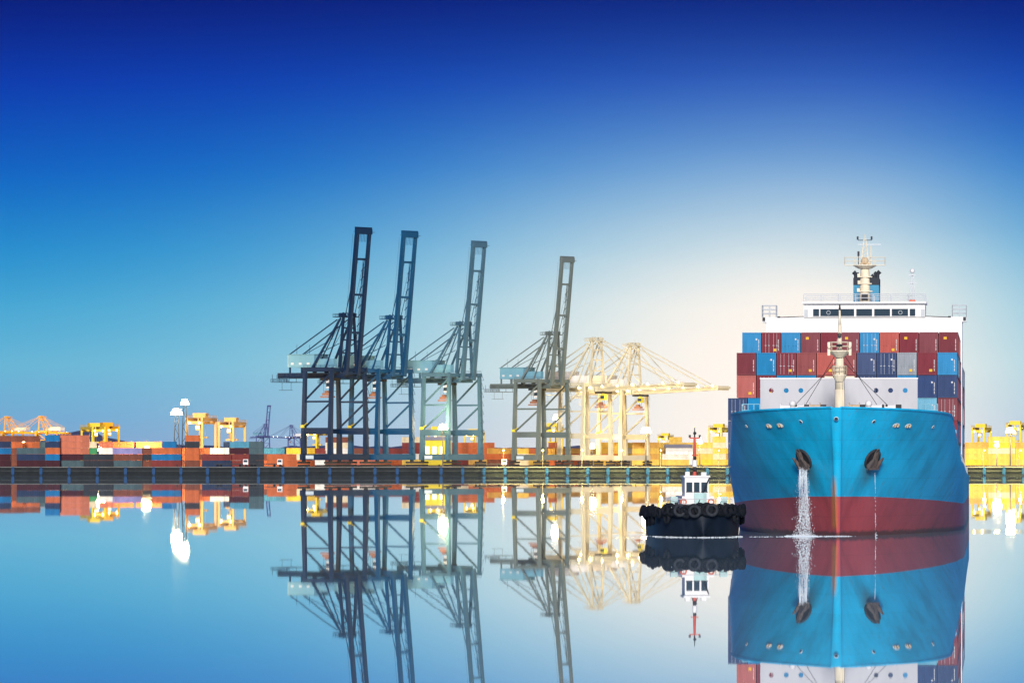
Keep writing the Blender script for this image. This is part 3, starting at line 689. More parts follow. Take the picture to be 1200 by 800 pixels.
# ------------------------------------------------------------------ the container ship
SH = math.atan(565 / FPX)     # heading
ship = empty('container_ship', (X_at(982, 653), 653.0, 0), -SH)
tag(ship, 'large container ship with bright blue bow and red lower hull, moving towards the viewer', 'ship')
def shipw(p): return ship.matrix_basis @ Vector(p)
ship_m = Matrix.Translation(ship.location) @ Matrix.Rotation(-SH, 4, 'Z')
ZB = 4.7
def zb_line(u): return interp(u, [(-8, 4.75), (0, 4.7), (45, 3.5), (240, 3.4)])
def u_stem(z): return -7.5 * max(0, z / 15.3) ** 1.25
def ztop_f(u): return interp(u, [(-8, 15.35), (0, 15.1), (12, 14.6), (30, 14.1)])
def zdeck(u): return interp(u, [(30, 8.9), (60, 8.2), (110, 7.2), (170, 6.5), (240, 6.4)])
def halfb(u, z):
    wz = max(0, min(1, (z + 2) / 17.3)) ** .75
    tt = u - u_stem(z); L_ = lerp(80, 21, wz); B_ = lerp(14.75, 13.25, max(0, (wz - .68) / .32)); e_ = lerp(2.0, 2.5, wz)
    k = max(0, min(1, tt / L_)); b_ = B_ * (1 - (1 - k) ** e_)
    if u > 190: b_ *= 1 - .25 * ((u - 190) / 50) ** 2
    return math.sqrt(b_ * b_ + (.12 + .45 * wz) ** 2) if b_ > 0 else (.12 + .45 * wz)
def hull_part(name, mat, z0f, z1f, ulist_bow, nz, bow=True):
    mb = MB(); rows = []
    for s_ in ulist_bow:
        rowp = []
        if bow: zt = z1f(lerp(-7.5, 30, s_ ** 1.6))
        else: zt = z1f(s_)
        zb = z0f(lerp(-7.5, 30, s_ ** 1.6) if bow else s_) if callable(z0f) else z0f
        for k in range(nz + 1):
            z = lerp(zb, zt, k / nz)
            u = (u_stem(z) + (30 - u_stem(z)) * s_ ** 1.6) if bow else s_
            rowp.append((halfb(u, z), u, z))
        rows.append(rowp)
    vs = []; fs = []; n = nz + 1
    for sgn in (1, -1):
        o = len(vs)
        for r_ in rows: vs += [(sgn * p[0], p[1], p[2]) for p in r_]
        for i in range(len(rows) - 1):
            for k in range(nz):
                a = o + i * n + k; q = (a, a + n, a + n + 1, a + 1); fs.append(q if sgn > 0 else q[::-1])
    if bow:
        h_ = len(rows) * n
        for k in range(nz): fs.append((h_ + k, k, k + 1, h_ + k + 1)[::-1])
    return fixn(mb.add(vs, fs).build(name, mat, ship, True))
# hull paint with weathering, rust run at the stem and below the hawse pipes
def hull_mat(name, base, stem_lo, stem_hi):
    m, t, b = newmat(name)
    n = noise(t, .16, 8, stretch=(1, 1, .35)); n2 = noise(t, 1.1, 8, stretch=(1, 1, .09)); n3 = noise(t, .05, 3)
    c0 = tuple(x * .62 for x in base) + (1,); c1 = (*base, 1); c2 = tuple(min(1, x * 1.14 + .012) for x in base) + (1,)
    r = cramp(t, n.outputs[0], [(.32, c0), (.5, c1), (.7, c2)])
    st = cramp(t, n2.outputs[0], [(.50, (0, 0, 0, 1)), (.72, (.32, .32, .32, 1))])
    o1 = mixc(t, st.outputs[0], r.outputs[0], tuple(x * .5 + .05 for x in base) + (1,))
    tcn = t.nodes.new('ShaderNodeTexCoord'); s = t.nodes.new('ShaderNodeSeparateXYZ'); t.links.new(tcn.outputs['Object'], s.inputs[0])
    def mt(op, a, b_=None, c_=None, cl=False):
        k = t.nodes.new('ShaderNodeMath'); k.operation = op; k.use_clamp = cl
        for i, v in enumerate((a, b_, c_)):
            if v is None: continue
            if isinstance(v, (int, float)): k.inputs[i].default_value = v
            else: t.links.new(v, k.inputs[i])
        return k.outputs[0]
    ax = mt('ABSOLUTE', s.outputs[0])
    # welded plate seams
    cmb = t.nodes.new('ShaderNodeCombineXYZ'); t.links.new(mt('ADD', ax, s.outputs[1]), cmb.inputs[0]); t.links.new(s.outputs[2], cmb.inputs[1])
    bk = t.nodes.new('ShaderNodeTexBrick'); bk.inputs['Scale'].default_value = 1; bk.inputs['Brick Width'].default_value = 7.5; bk.inputs['Row Height'].default_value = 2.3
    bk.inputs['Mortar Size'].default_value = .03; bk.inputs['Mortar Smooth'].default_value = .6
    bk.inputs['Color1'].default_value = (1, 1, 1, 1); bk.inputs['Color2'].default_value = (.93, .93, .93, 1); bk.inputs['Mortar'].default_value = (.74, .74, .74, 1)
    t.links.new(cmb.outputs[0], bk.inputs['Vector']); o1 = mixc(t, 1.0, o1, bk.outputs[0], 'MULTIPLY')
    # stem run
    xs = mt('SUBTRACT', 1.0, mt('DIVIDE', mt('ABSOLUTE', mt('ADD', s.outputs[0], .42)), .45), cl=True)
    zz = mt('MULTIPLY', mt('DIVIDE', mt('SUBTRACT', s.outputs[2], stem_lo), .8, cl=True), mt('DIVIDE', mt('SUBTRACT', stem_hi, s.outputs[2]), 1.6, cl=True), cl=True)
    near = mt('LESS_THAN', s.outputs[1], 4.0)
    f = mt('MULTIPLY', mt('MULTIPLY', xs, zz), mt('MULTIPLY', near, mt('MULTIPLY_ADD', n2.outputs[0], 2.4, -.2, True)), cl=True)
    o2 = mixc(t, f, o1, (.62, .24, .04, 1))
    # stain below the hawse pipes, running down towards the stem
    cx = mt('SUBTRACT', 3.9, mt('MULTIPLY', mt('SUBTRACT', 8.9, s.outputs[2]), .32))
    hx_ = mt('SUBTRACT', 1.0, mt('DIVIDE', mt('ABSOLUTE', mt('SUBTRACT', ax, cx)), 1.3), cl=True)
    hz_ = mt('MULTIPLY', mt('DIVIDE', mt('SUBTRACT', s.outputs[2], 5.0), 3.0, cl=True), mt('LESS_THAN', s.outputs[2], 8.6))
    f2 = mt('MULTIPLY', mt('MULTIPLY', hx_, hz_), mt('MULTIPLY', near, .75), cl=True)
    o3 = mixc(t, f2, o2, (.06, .065, .045, 1))
    # rust weeping down the plates, scuffs above the boot line, weed at the waterline
    n4 = noise(t, 1.9, 6, stretch=(1, 1, .035)); n5 = noise(t, .22, 3)
    w1 = mt('MULTIPLY', mt('MULTIPLY', mt('SUBTRACT', n4.outputs[0], .57, cl=True), 7.0, cl=True), mt('MULTIPLY', mt('SUBTRACT', n5.outputs[0], .46, cl=True), 5.0, cl=True), cl=True)
    o3 = mixc(t, mt('MULTIPLY', w1, .55), o3, (.17, .10, .06, 1))
    n6 = noise(t, .8, 7, stretch=(1, 1, .6))
    w2 = mt('MULTIPLY', mt('SUBTRACT', 1.0, mt('DIVIDE', mt('ABSOLUTE', mt('SUBTRACT', s.outputs[2], 4.9)), 1.6), cl=True), mt('MULTIPLY', mt('SUBTRACT', n6.outputs[0], .5, cl=True), 3.2, cl=True), cl=True)
    o3 = mixc(t, mt('MULTIPLY', w2, .5), o3, (.10, .12, .14, 1))
    w3 = mt('MULTIPLY', mt('DIVIDE', mt('SUBTRACT', mt('MULTIPLY_ADD', n6.outputs[0], 1.0, .15), s.outputs[2]), .3, cl=True), .75)
    o3 = mixc(t, w3, o3, (.035, .04, .025, 1))
    t.links.new(o3, b.inputs['Base Color']); b.inputs['Roughness'].default_value = .42; b.inputs['Specular IOR Level'].default_value = .35
    bp = t.nodes.new('ShaderNodeBump'); bp.inputs['Distance'].default_value = .05; bp.inputs['Strength'].default_value = .5
    nb = noise(t, .9, 2, stretch=(1, .5, .5)); t.links.new(nb.outputs[0], bp.inputs['Height']); t.links.new(bp.outputs[0], b.inputs['Normal'])
    return m
HB = hull_mat('blue_hull_paint', (.008, .50, .80), 4, 7.4)
HRD = hull_mat('red_lower_hull_paint', (.50, .075, .08), .6, 9)
SL = [i / 26 for i in range(27)]
UA = [30 + (i / 26) * 210 for i in range(27)]
hull_part('bow_topsides', HB, zb_line, ztop_f, SL, 22)
hull_part('bow_lower_hull', HRD, -1.2, zb_line, SL, 8)
hull_part('midship_topsides', HB, zb_line, zdeck, UA, 6, False)
hull_part('midship_lower_hull', HRD, -1.2, zb_line, UA, 6, False)
MB().b2((-11, 239, -1), (11, 240, 6.4)).build('transom', HB, ship)
# decks
def deck(name, us, zf, inset, mat):
    vs = []; 
    for u in us: b_ = max(.05, halfb(u, zf(u)) - inset); vs += [(-b_, u, zf(u)), (b_, u, zf(u))]
    return MB().add(vs, [(2 * i, 2 * i + 1, 2 * i + 3, 2 * i + 2) for i in range(len(us) - 1)]).build(name, mat, ship)
deck('forecastle_deck', [-6 + i * 1.8 for i in range(21)], lambda u: ztop_f(u) - 1.25, .06, M['deck_green'])
deck('main_deck', [30.1 + i * 10 for i in range(22)], lambda u: zdeck(u) - .05, .06, M['deck_green'])
MB().b2((-13.9, 29.9, 8.0), (13.9, 30.1, 12.8)).build('forecastle_bulkhead', HB, ship)
for sgn in (-1, 1):
    cap = MB(); pts = []
    for s_ in SL:
        z = ztop_f(lerp(-7.5, 30, s_ ** 1.6)); u = u_stem(z) + (30 - u_stem(z)) * s_ ** 1.6; pts.append((sgn * halfb(u, z), u, z))
    cap.poly(pts, .13, 6); cap.build('bulwark_cap', HB, ship)
# knuckle / fender plates low on the far left shoulder and a pilot door
for sgn in (-1, 1):
    r_ = MB().rail([(sgn * (halfb(u, zdeck(u)) - .25), u, zdeck(u)) for u in range(31, 236, 12)], 1.1, .05, 2.0, 3); r_.build('deck_rail', M['rail'], ship)
    MB().b2((sgn * 13.9 - .4, 31, 8.9), (sgn * 13.9 + .4, 33.5, 11.2)).b2((sgn * 13.9 - .4, 34, 8.8), (sgn * 13.9 + .4, 36, 10.2)).build('mooring_fitting', M['steel_dark'], ship)
# hawse pipes and anchors
def surf_u(v, z):
    lo, hi = u_stem(z), 30
    for _ in range(40):
        mid_ = (lo + hi) / 2
        if halfb(mid_, z) < v: lo = mid_
        else: hi = mid_
    return hi
def surf_n(v, z):
    e = .3; u0 = surf_u(v, z); pu = surf_u(v + e, z) - u0; pz = surf_u(v, z + e) - u0
    n_ = Vector((pu / e, -1, pz / e)); n_.normalize(); return Vector((v, u0, z)), n_
for sgn in (-1, 1):
    p, n_ = surf_n(4.05, 9.25); p.x *= sgn; n_.x *= sgn
    hp = MB().torus(p + n_ * .05, n_, 1.15, .2, 20, 8)
    c_ = p + n_ * .10
    up = Vector((0, 0, 1)); a = n_.cross(up).normalized(); b2_ = a.cross(n_)
    hp.add([c_ + (a * math.cos(x_) + b2_ * math.sin(x_)) * 1.12 for x_ in [2 * math.pi * i / 20 for i in range(20)]], [tuple(range(20))])
    hw = hp.build('hawse_pipe', M['steel_dark'], ship, True)
    an = MB(); q = p + n_ * .3
    def W_(x_, y_, z_): return q + (a * x_ + b2_ * y_ + n_ * z_) * .82
    an.beam(W_(0, 1.35, .1), W_(0, -.9, .35), .42, .42, .5, .5)               # shank
    an.beam(W_(-1.0, -1.0, .3), W_(1.0, -1.0, .3), .55, .7)                   # crown
    for k in (-1, 1): an.beam(W_(k * .85, -1.1, .3), W_(k * 1.02, .75, .75), .5, .6, .08, .18)   # flukes
    an.torus(W_(0, 1.5, .1), n_, .25, .07, 10, 5)
    ao = an.build('anchor', M['anchor'], ship); ao['label'] = 'dark weathered anchor drawn up in the %s hawse pipe' % ('left' if sgn < 0 else 'right')
# fairleads along the top of the bow
for (v, z, big) in ((-11.2, 13.2, 0), (-8.3, 13.2, 1), (-6.9, 13.25, 1), (-4.3, 13.7, 0), (0.0, 14.0, 0), (4.3, 13.7, 0), (6.9, 13.25, 1), (8.3, 13.2, 1), (11.2, 13.1, 0)):
    if v == 0: p, n_ = Vector((0, u_stem(14) - .5, 14.0)), Vector((0, -1, -.3)).normalized()
    else:
        p, n_ = surf_n(abs(v), z); 
        if v < 0: p.x *= -1; n_.x *= -1
    up = Vector((0, 0, 1)); a = n_.cross(up).normalized(); b2_ = a.cross(n_); rx, rz_ = (.5, .27) if big else (.22, .2)
    mb = MB(); N_ = 14; ring = []
    for i in range(N_):
        t_ = 2 * math.pi * i / N_; ring.append((math.cos(t_), math.sin(t_)))
    mb.add([p + n_ * .06 + a * rx * 1.25 * cx_ + b2_ * rz_ * 1.3 * sy_ for cx_, sy_ in ring] + [p + n_ * .12 + a * rx * cx_ + b2_ * rz_ * sy_ for cx_, sy_ in ring], [(i, (i + 1) % N_, N_ + (i + 1) % N_, N_ + i) for i in range(N_)])
    mb.add([p + n_ * .07 + a * rx * cx_ + b2_ * rz_ * sy_ for cx_, sy_ in ring], [tuple(range(N_))], 1)
    fo = mb.build('fairlead', [M['rail'], M['black']], ship)
    if big: MB().tube(p + n_ * .12 - a * .3 - b2_ * .15, p + n_ * .12 - a * .3 + b2_ * .2, .13).tube(p + n_ * .12 + a * .18 - b2_ * .15, p + n_ * .12 + a * .18 + b2_ * .2, .13).build('roller', M['buff'], fo)
# draught marks: small ticks either side of the stem
dm = MB()
for k in range(10):
    z = 1.0 + k * .42
    for sgn in (-1, 1):
        p, n_ = surf_n(1.5, z); p.x *= sgn; n_.x *= sgn; a = n_.cross(Vector((0, 0, 1))).normalized(); b2_ = a.cross(n_); c_ = p + n_ * .03
        dm.add([c_ - a * .12 - b2_ * .08, c_ + a * .12 - b2_ * .08, c_ + a * .12 + b2_ * .02, c_ - a * .12 + b2_ * .02], [(0, 1, 2, 3)])
# breakwater wall with round openings
def plate_with_holes(x0, x1, z0, z1, holes, y, th):
    bm = bmesh.new()
    out = [bm.verts.new((a, y, b_)) for a, b_ in ((x0, z0), (x1, z0), (x1, z1), (x0, z1))]
    es = [bm.edges.new((out[i], out[(i + 1) % 4])) for i in range(4)]
    for (cx, cz, r) in holes:
        vs = [bm.verts.new((cx + r * math.cos(2 * math.pi * i / 14), y, cz + r * math.sin(2 * math.pi * i / 14))) for i in range(14)]
        es += [bm.edges.new((vs[i], vs[(i + 1) % 14])) for i in range(14)]
    bmesh.ops.triangle_fill(bm, use_beauty=True, use_dissolve=False, edges=es)
    ret = bmesh.ops.extrude_face_region(bm, geom=bm.faces[:])
    bmesh.ops.translate(bm, vec=(0, th, 0), verts=[v for v in ret['geom'] if isinstance(v, bmesh.types.BMVert)])
    bmesh.ops.recalc_face_normals(bm, faces=bm.faces)
    me = bpy.data.meshes.new('breakwater'); bm.to_mesh(me); bm.free(); return me
UB = 28.0
sb = 9.8 / (1 + UB * .996 / 653); cpx = 1165 - 183 / (1 + UB * .996 / 653)
pv = lambda px: (px - cpx) / sb
pz = lambda py, u: CAMZ + (HORIZ - py) / (9.8 / (1 + u * .996 / 653))
def pvu(px, u): r_ = 1 / (1 + u * .996 / 653); return (px - (1165 - 183 * r_)) / (9.8 * r_)
bw = bpy.data.objects.new('breakwater', plate_with_holes(pv(891), pv(1075), 12.3, pz(444, UB), [(pv(px), pz(457.3, UB), .31) for px in (904, 921.4, 938.6, 1026.5, 1043.5, 1060.6)], UB, .12))
bw.data.materials.append(M['grey_wall']); col.objects.link(bw); bw.parent = ship
MB().b2((pv(891) - .06, UB - .08, pz(444, UB)), (pv(1075) + .06, UB + .2, pz(444, UB) + .16)).build('breakwater_cap', M['white'], ship)
st_ = MB()
for px in (897, 930, 965, 1003, 1036, 1069): st_.beam((pv(px), UB + .2, 18.6), (pv(px), UB + 3.4, 12.7), .15, .3)
st_.build('breakwater_brace', M['grey_wall'], ship)
# foremast
UM = 7.5; zf = ztop_f(UM) - 1.3
fmst = MB().tube((0, UM, zf), (0, UM, 17.6), .66, .6, 16).tube((0, UM, 17.6), (0, UM, 22.4), .58, .45, 16).tube((0, UM, 22.4), (0, UM, 25.4), .3, .2, 12).tube((0, UM, 25.4), (0, UM, 27.2), .18, .1, 8)
fmo = fmst.build('foremast', M['cream'], ship, True)
def plat(z, r, name='mast_platform'):
    mb = MB().tube((0, UM - .3, z - .75), (0, UM - .3, z), .5, r, 14).tube((0, UM - .3, z), (0, UM - .3, z + .12), r, r, 14)
    mb.rail([(r * math.cos(a), UM - .3 + r * math.sin(a), z + .12) for a in [i * math.pi / 4 for i in range(9)]], 1.0, .045, 1.0)
    return mb.build(name, M['cream'], fmo)
plat(22.2, 1.35); plat(19.3, .85)
for sg in (-1, 1):
    MB().b2((sg * 1.28 - .16, UM - 1.1, 21.7), (sg * 1.28 + .16, UM - .85, 23.3)).build('lamp_bracket', M['cream'], fmo)
    MB().b2((sg * 1.3 - .5, UM - .95, 19.0), (sg * 1.3 + .5, UM - .7, 19.2)).build('lamp_bracket', M['cream'], fmo)
    MB().ball((sg * 1.25, UM - 1.25, 22.7), .2).build('navigation_light', M['cream'], fmo)
MB().ball((0, UM - .75, 24.2), .26).build('navigation_light', M['anchor'], fmo)
MB().ball((0, UM - 1.9, 22.9), .26, sq=(1.6, 1, .7)).build('navigation_light', M['steel_dark'], fmo)
MB().tube((0, UM, 27.2), (0, UM, 27.9), .14, .08).build('masthead_lamp', M['steel_dark'], fmo)
MB().beam((.55, UM - .62, zf), (.35, UM - .5, 22), .1, .06).beam((.25, UM - .66, zf), (.12, UM - .54, 22), .1, .06).build('mast_ladder', M['cream'], fmo)
for sgn in (-1, 1):
    for vv, zz in ((5.9, 19.5), (8.0, 18.4)):
        MB().tube((sgn * .4, UM, 22.0 if vv < 7 else 21.0), (sgn * vv, UM + 9, 13.4), .035, n=5).build('stay', M['steel_dark'], fmo)
# deck machinery behind the bow bulwark
def drum(x, y, z, w_, r, mat, name='winch'):
    o = MB().tube((x - w_ / 2, y, z + r), (x + w_ / 2, y, z + r), r * .7, n=14).tube((x - w_ / 2 - .1, y, z + r), (x - w_ / 2, y, z + r), r, n=16).tube((x + w_ / 2, y, z + r), (x + w_ / 2 + .1, y, z + r), r, n=16).b2((x - w_ / 2, y - .4, z), (x + w_ / 2, y + .4, z + r * .5)).build(name, mat, ship, False)
    MB().b2((x + w_ / 2 + .12, y - .5, z), (x + w_ / 2 + .8, y + .5, z + r * 1.7)).build('gearbox', M['steel_dark'], o)
for px, mat_ in ((921, 'white'), (936, 'white'), (955, 'buff'), (1001, 'buff'), (1027, 'white'), (1043, 'white')):
    u = 14; drum(pvu(px, u), u, 14.35, 1.15, .88, M[mat_]); MB().b2((pvu(px, u) - .8, u - .6, 13.2), (pvu(px, u) + .8, u + .6, 14.34)).build('winch_seat', M['deck_green'], ship)
for px in (929, 1018): MB().tube((pvu(px, 10), 10, 13.3), (pvu(px, 10), 10, 15.7), .3, .3, 10).ball((pvu(px, 10), 9.9, 15.9), .42).build('vent', M['white'], ship, True)
for px, nm in ((880, 0), (1088, 0)):
    v = pvu(px, 26); MB().rail([(v - 1.1, 26, 12.9), (v + 1.1, 26, 12.9)], 3.1, .06, .55, 4).build('side_gate', M['cyan_rail'], ship)
# bow jack staff rail
MB().rail([(pvu(px, 6), 6, 13.9) for px in (935, 968)], 1.6, .05, 1.1, 2).build('platform_rail', M['rail'], ship)

# hatch coamings and lashing bridges
for k, u in enumerate([40 + 14.2 * i for i in range(6)]):
    MB().b2((-13.2, u, 6.2), (13.2, u + 12.2, 8.25)).build('hatch_coaming', M['grey_wall'] if k else HB, ship)
    lb = MB()
    for v in [-13.8 + i * 2.51 for i in range(12)]:
        for yy in (u + 12.75, u + 13.5): lb.b2((v - .08, yy, 6.2), (v + .08, yy + .12, 16.6))
    for z in (11.1, 13.9, 16.5): lb.b2((-13.9, u + 12.7, z), (13.9, u + 13.65, z + .12))
    lb.build('lashing_bridge', M['steel_dark'], ship)
for k, u in enumerate([164 + 14.2 * i for i in range(5)]): MB().b2((-13.2, u, 6.2), (13.2, u + 12.2, 8.25)).build('hatch_coaming', M['grey_wall'], ship)

# accommodation and bridge
UBR = 128.0; zb = lambda py: pz(py, UBR); vb = lambda px: pvu(px, UBR)
MB().b2((vb(898), UBR + .1, 7), (vb(1127), UBR + 13, zb(372))).build('accommodation_block', M['white'], ship)
MB().b2((vb(942), UBR - .2, zb(371.6)), (vb(1084), UBR + 9, zb(356))).build('wheelhouse', M['white'], ship)
MB().b2((vb(940.5), UBR - .8, zb(356) + .01), (vb(1085.5), UBR + 9.5, zb(356) + .3)).build('wheelhouse_roof', M['white'], ship)
MB().rail([(vb(942), UBR, zb(356) + .3), (vb(1084), UBR, zb(356) + .3)], 1.1, .05, 2.2).rail([(vb(942), UBR + 9, zb(356) + .3), (vb(1084), UBR + 9, zb(356) + .3)], 1.1, .05, 2.2).build('roof_rail', M['rail'], ship)
for (a_, b_) in ((953, 960), (961.5, 983), (984.5, 1001), (1003.5, 1022), (1024.5, 1043), (1045, 1064), (1066, 1072.5)):
    fr = MB().b2((vb(a_), UBR - .27, zb(370.4)), (vb(b_), UBR - .21, zb(362))).build('bridge_window', M['window'], ship)
    MB().b2((vb(a_) - .06, UBR - .3, zb(370.4) - .1), (vb(b_) + .06, UBR - .205, zb(370.4) - .01)).build('sill', M['white'], fr)
for px in (971, 1055):
    MB().torus((vb(px), UBR - .33, zb(366.2)), (0, 1, 0), .26, .035, 16, 5).build('clear_view_screen', M['rail'], ship)
for sgn, (a_, b_) in ((-1, (893, 942)), (1, (1084, 1132))):
    wg = MB().b2((vb(a_), UBR + .3, zb(377)), (vb(b_) , UBR + 3.6, zb(375))).b2((vb(a_), UBR + .3, zb(375)), (vb(b_), UBR + .4, zb(371.4))).b2((vb(a_), UBR + 3.5, zb(375)), (vb(b_), UBR + 3.6, zb(371.4)))
    wg.build('bridge_wing', M['white'], ship)
    e0 = vb(a_ if sgn < 0 else b_)
    MB().rail([(e0, UBR + .3, zb(371.4)), (e0 - sgn * 2.0, UBR + .3, zb(371.4)), (e0 - sgn * 2.0, UBR + 3.5, zb(371.4)), (e0, UBR + 3.5, zb(371.4)), (e0, UBR + .3, zb(371.4))], 1.7, .05, 1.0, 3).build('wing_rail', M['rail'], ship)
    MB().b2((e0 - sgn * .25 - .2, UBR + .1, zb(375.6)), (e0 - sgn * .25 + .2, UBR + .28, zb(371.6))).b2((e0 - sgn * 2.4 - .2, UBR, zb(372)), (e0 - sgn * 2.4 + .2, UBR + .28, zb(370.4))).build('wing_lamp', M['steel_dark'], ship)
    MB().beam((e0 - sgn * 2.2, UBR + .25, zb(371.6)), (vb(942 if sgn < 0 else 1084), UBR + .25, zb(370.6)), .1, .1).build('grab_rail', M['steel_dark'], ship)
    MB().beam((e0 - sgn * .6, UBR + 2, zb(377)), (vb(913 if sgn < 0 else 1111), UBR + 2, zb(400)), .4, .4).build('wing_bracket', M['white'], ship)
MB().b2((vb(942.5), UBR - .24, zb(371)), (vb(947), UBR - .22, zb(362.5))).b2((vb(1079), UBR - .24, zb(371)), (vb(1083.5), UBR - .22, zb(362.5))).build('vent_louvre', M['louvre'], ship)
# funnel
UF = 150.0; zfu = lambda py: pz(py, UF); vfu = lambda px: pvu(px, UF)
fun = MB().b2((vfu(1000), UF, 7), (vfu(1030), UF + 9, zfu(334))).build('funnel', M['funnel'], ship)
MB().b2((vfu(1000) - .01, UF - .01, zfu(334)), (vfu(1030) + .01, UF + 9.01, zfu(325.5))).build('funnel_top', M['black'], fun)
for px, hh in ((1002.5, 318), (1006, 320), (1009, 322), (1021, 322), (1024.5, 319), (1028, 317.5)):
    MB().tube((vfu(px), UF + 2, zfu(326)), (vfu(px), UF + 2, zfu(hh) - .3), .28, .28, 10).tube((vfu(px), UF + 2, zfu(hh) - .35), (vfu(px) + (.35 if px > 1015 else -.35), UF + 2, zfu(hh)), .3, .34, 10).build('exhaust_pipe', M['black'], fun)
# radar mast on the wheelhouse roof
UR = 131.0; zr = lambda py: pz(py, UR); vr = lambda px: pvu(px, UR); cxm = vr(1013.5)
rm = MB().tube((cxm, UR, zb(356) + .3), (cxm, UR, zr(312)), .85, .6, 14).build('radar_mast', M['cream'], ship, True)
for py, w_ in ((342, 1.1), (333, 1.0), (325, 1.05)): MB().b2((cxm - w_, UR - .9, zr(py)), (cxm + w_, UR + .5, zr(py) + .12)).b2((cxm - w_, UR - .9, zr(py) + .1), (cxm - w_ + .4, UR - .6, zr(py) + .5)).build('mast_bracket', M['cream'], rm)
MB().tube((cxm, UR, zr(315)), (cxm, UR, zr(311.5)), .9, 1.7, 14).tube((cxm, UR, zr(311.5)), (cxm, UR, zr(310.5)), 1.7, 1.7, 14).b2((vr(990), UR - .4, zr(311.2)), (vr(1037), UR + .4, zr(310.5))).build('mast_platform', M['cream'], rm)
MB().rail([(vr(990), UR - .4, zr(310.5)), (vr(1037), UR - .4, zr(310.5)), (vr(1037), UR + .4, zr(310.5)), (vr(990), UR + .4, zr(310.5)), (vr(990), UR - .4, zr(310.5))], 1.1, .035, 1.4).build('platform_rail', M['cream'], rm)
lat = MB(); zt_ = zr(279)
for sgn in (-1, 1):
    for s2 in (-1, 1): lat.tube((cxm + sgn * .55, UR + s2 * .5, zr(310)), (cxm + sgn * .12, UR + s2 * .12, zt_), .07, n=5)
for i in range(7):
    z0, z1 = lerp(zr(310), zt_, i / 7), lerp(zr(310), zt_, (i + 1) / 7); w0, w1 = lerp(.55, .12, i / 7), lerp(.55, .12, (i + 1) / 7); lat.tube((cxm - w0, UR - w0, z0), (cxm + w1, UR - w1, z1), .04, n=4)
lat.tube((cxm, UR, zt_), (cxm, UR, zr(274.5)), .06, n=5).tube((cxm + .85, UR, zr(310)), (cxm + .85, UR, zr(288)), .07, n=5)
lat.build('lattice_mast', M['cream'], rm)
MB().b2((vr(1005.5), UR - .1, zr(287)), (vr(1032), UR + .1, zr(286))).build('radar_scanner', M['rail'], rm)
MB().tube((vr(1005.5), UR, zr(281.5)), (vr(1021.5), UR, zr(281.5)), .05, n=5).b2((vr(1005) - .12, UR - .1, zr(281)), (vr(1005) + .14, UR + .1, zr(277))).b2((vr(1021.3) - .12, UR - .1, zr(281)), (vr(1021.3) + .14, UR + .1, zr(277))).b2((vr(1006) - .15, UR - .1, zr(300)), (vr(1006) + .15, UR + .1, zr(294.5))).tube((vr(1006), UR, zr(310)), (vr(1006), UR, zr(300)), .06, n=5).build('signal_light', M['steel_dark'], rm)
MB().ball((cxm, UR - .6, zr(306)), .55, 12, 8).b2((cxm - .8, UR - .9, zr(309.5)), (cxm + .8, UR - .3, zr(308.3))).build('searchlight', M['buff'], rm)
MB().b2((cxm - .45, UR - 1.1, zr(352)), (cxm + .45, UR - .7, zr(345))).build('horn', M['steel_dark'], rm)
sm = vr(1069)
sm_o = MB().tube((sm - .5, UR, zb(356)), (sm - .1, UR, zr(322)), .06, n=5).tube((sm + .5, UR, zb(356)), (sm + .1, UR, zr(322)), .06, n=5).tube((sm, UR + .5, zb(356)), (sm, UR, zr(318)), .06, n=5).b2((sm - .7, UR - .2, zr(332)), (sm + .7, UR + .2, zr(331.3))).b2((sm - .55, UR - .2, zr(323)), (sm + .55, UR + .2, zr(322.3))).build('signal_mast', M['rail'], ship)
MB().ball((sm, UR, zr(317.5)), .35).build('satellite_dome', M['white'], sm_o, True)
MB().b2((sm - .45, UR - 1.0, zb(356) + .3), (sm + .45, UR - .5, zb(351))).build('life_ring_box', M['orange_boot'], sm_o)

# containers on the ship
Cm = lambda *a: list(a)
ROWA = ['blue', 'maroon', 'blue', 'maroon', 'maroon', 'maroon', 'blue', 'salmon', 'maroon', 'maroon', 'maroon']
GRID = {   # first bay from the bottom tier up, columns from the left
    0: ['navy', 'blue', 'maroon', 'blue', 'maroon', 'navy', 'maroon', 'blue', 'navy', 'light blue', 'salmon'],
    1: ['navy', 'maroon', 'blue', 'navy', 'salmon', 'maroon', 'navy', 'blue', 'maroon', 'navy', 'maroon'],
    2: ['navy', 'blue', 'navy', 'blue', 'maroon', 'navy', 'blue', 'maroon', 'navy', 'light blue', 'maroon'],
    3: ['salmon', 'maroon', 'blue', 'blue', 'brick red', 'maroon', 'navy', 'navy', 'blue', 'navy', 'navy'],
    4: ['maroon', 'blue', 'maroon', 'brick red', 'salmon', 'brick red', 'navy', 'navy', 'grey', 'maroon', 'blue']}
SB0 = 8.28; PITCH = 2.545
ship_im = ship_m
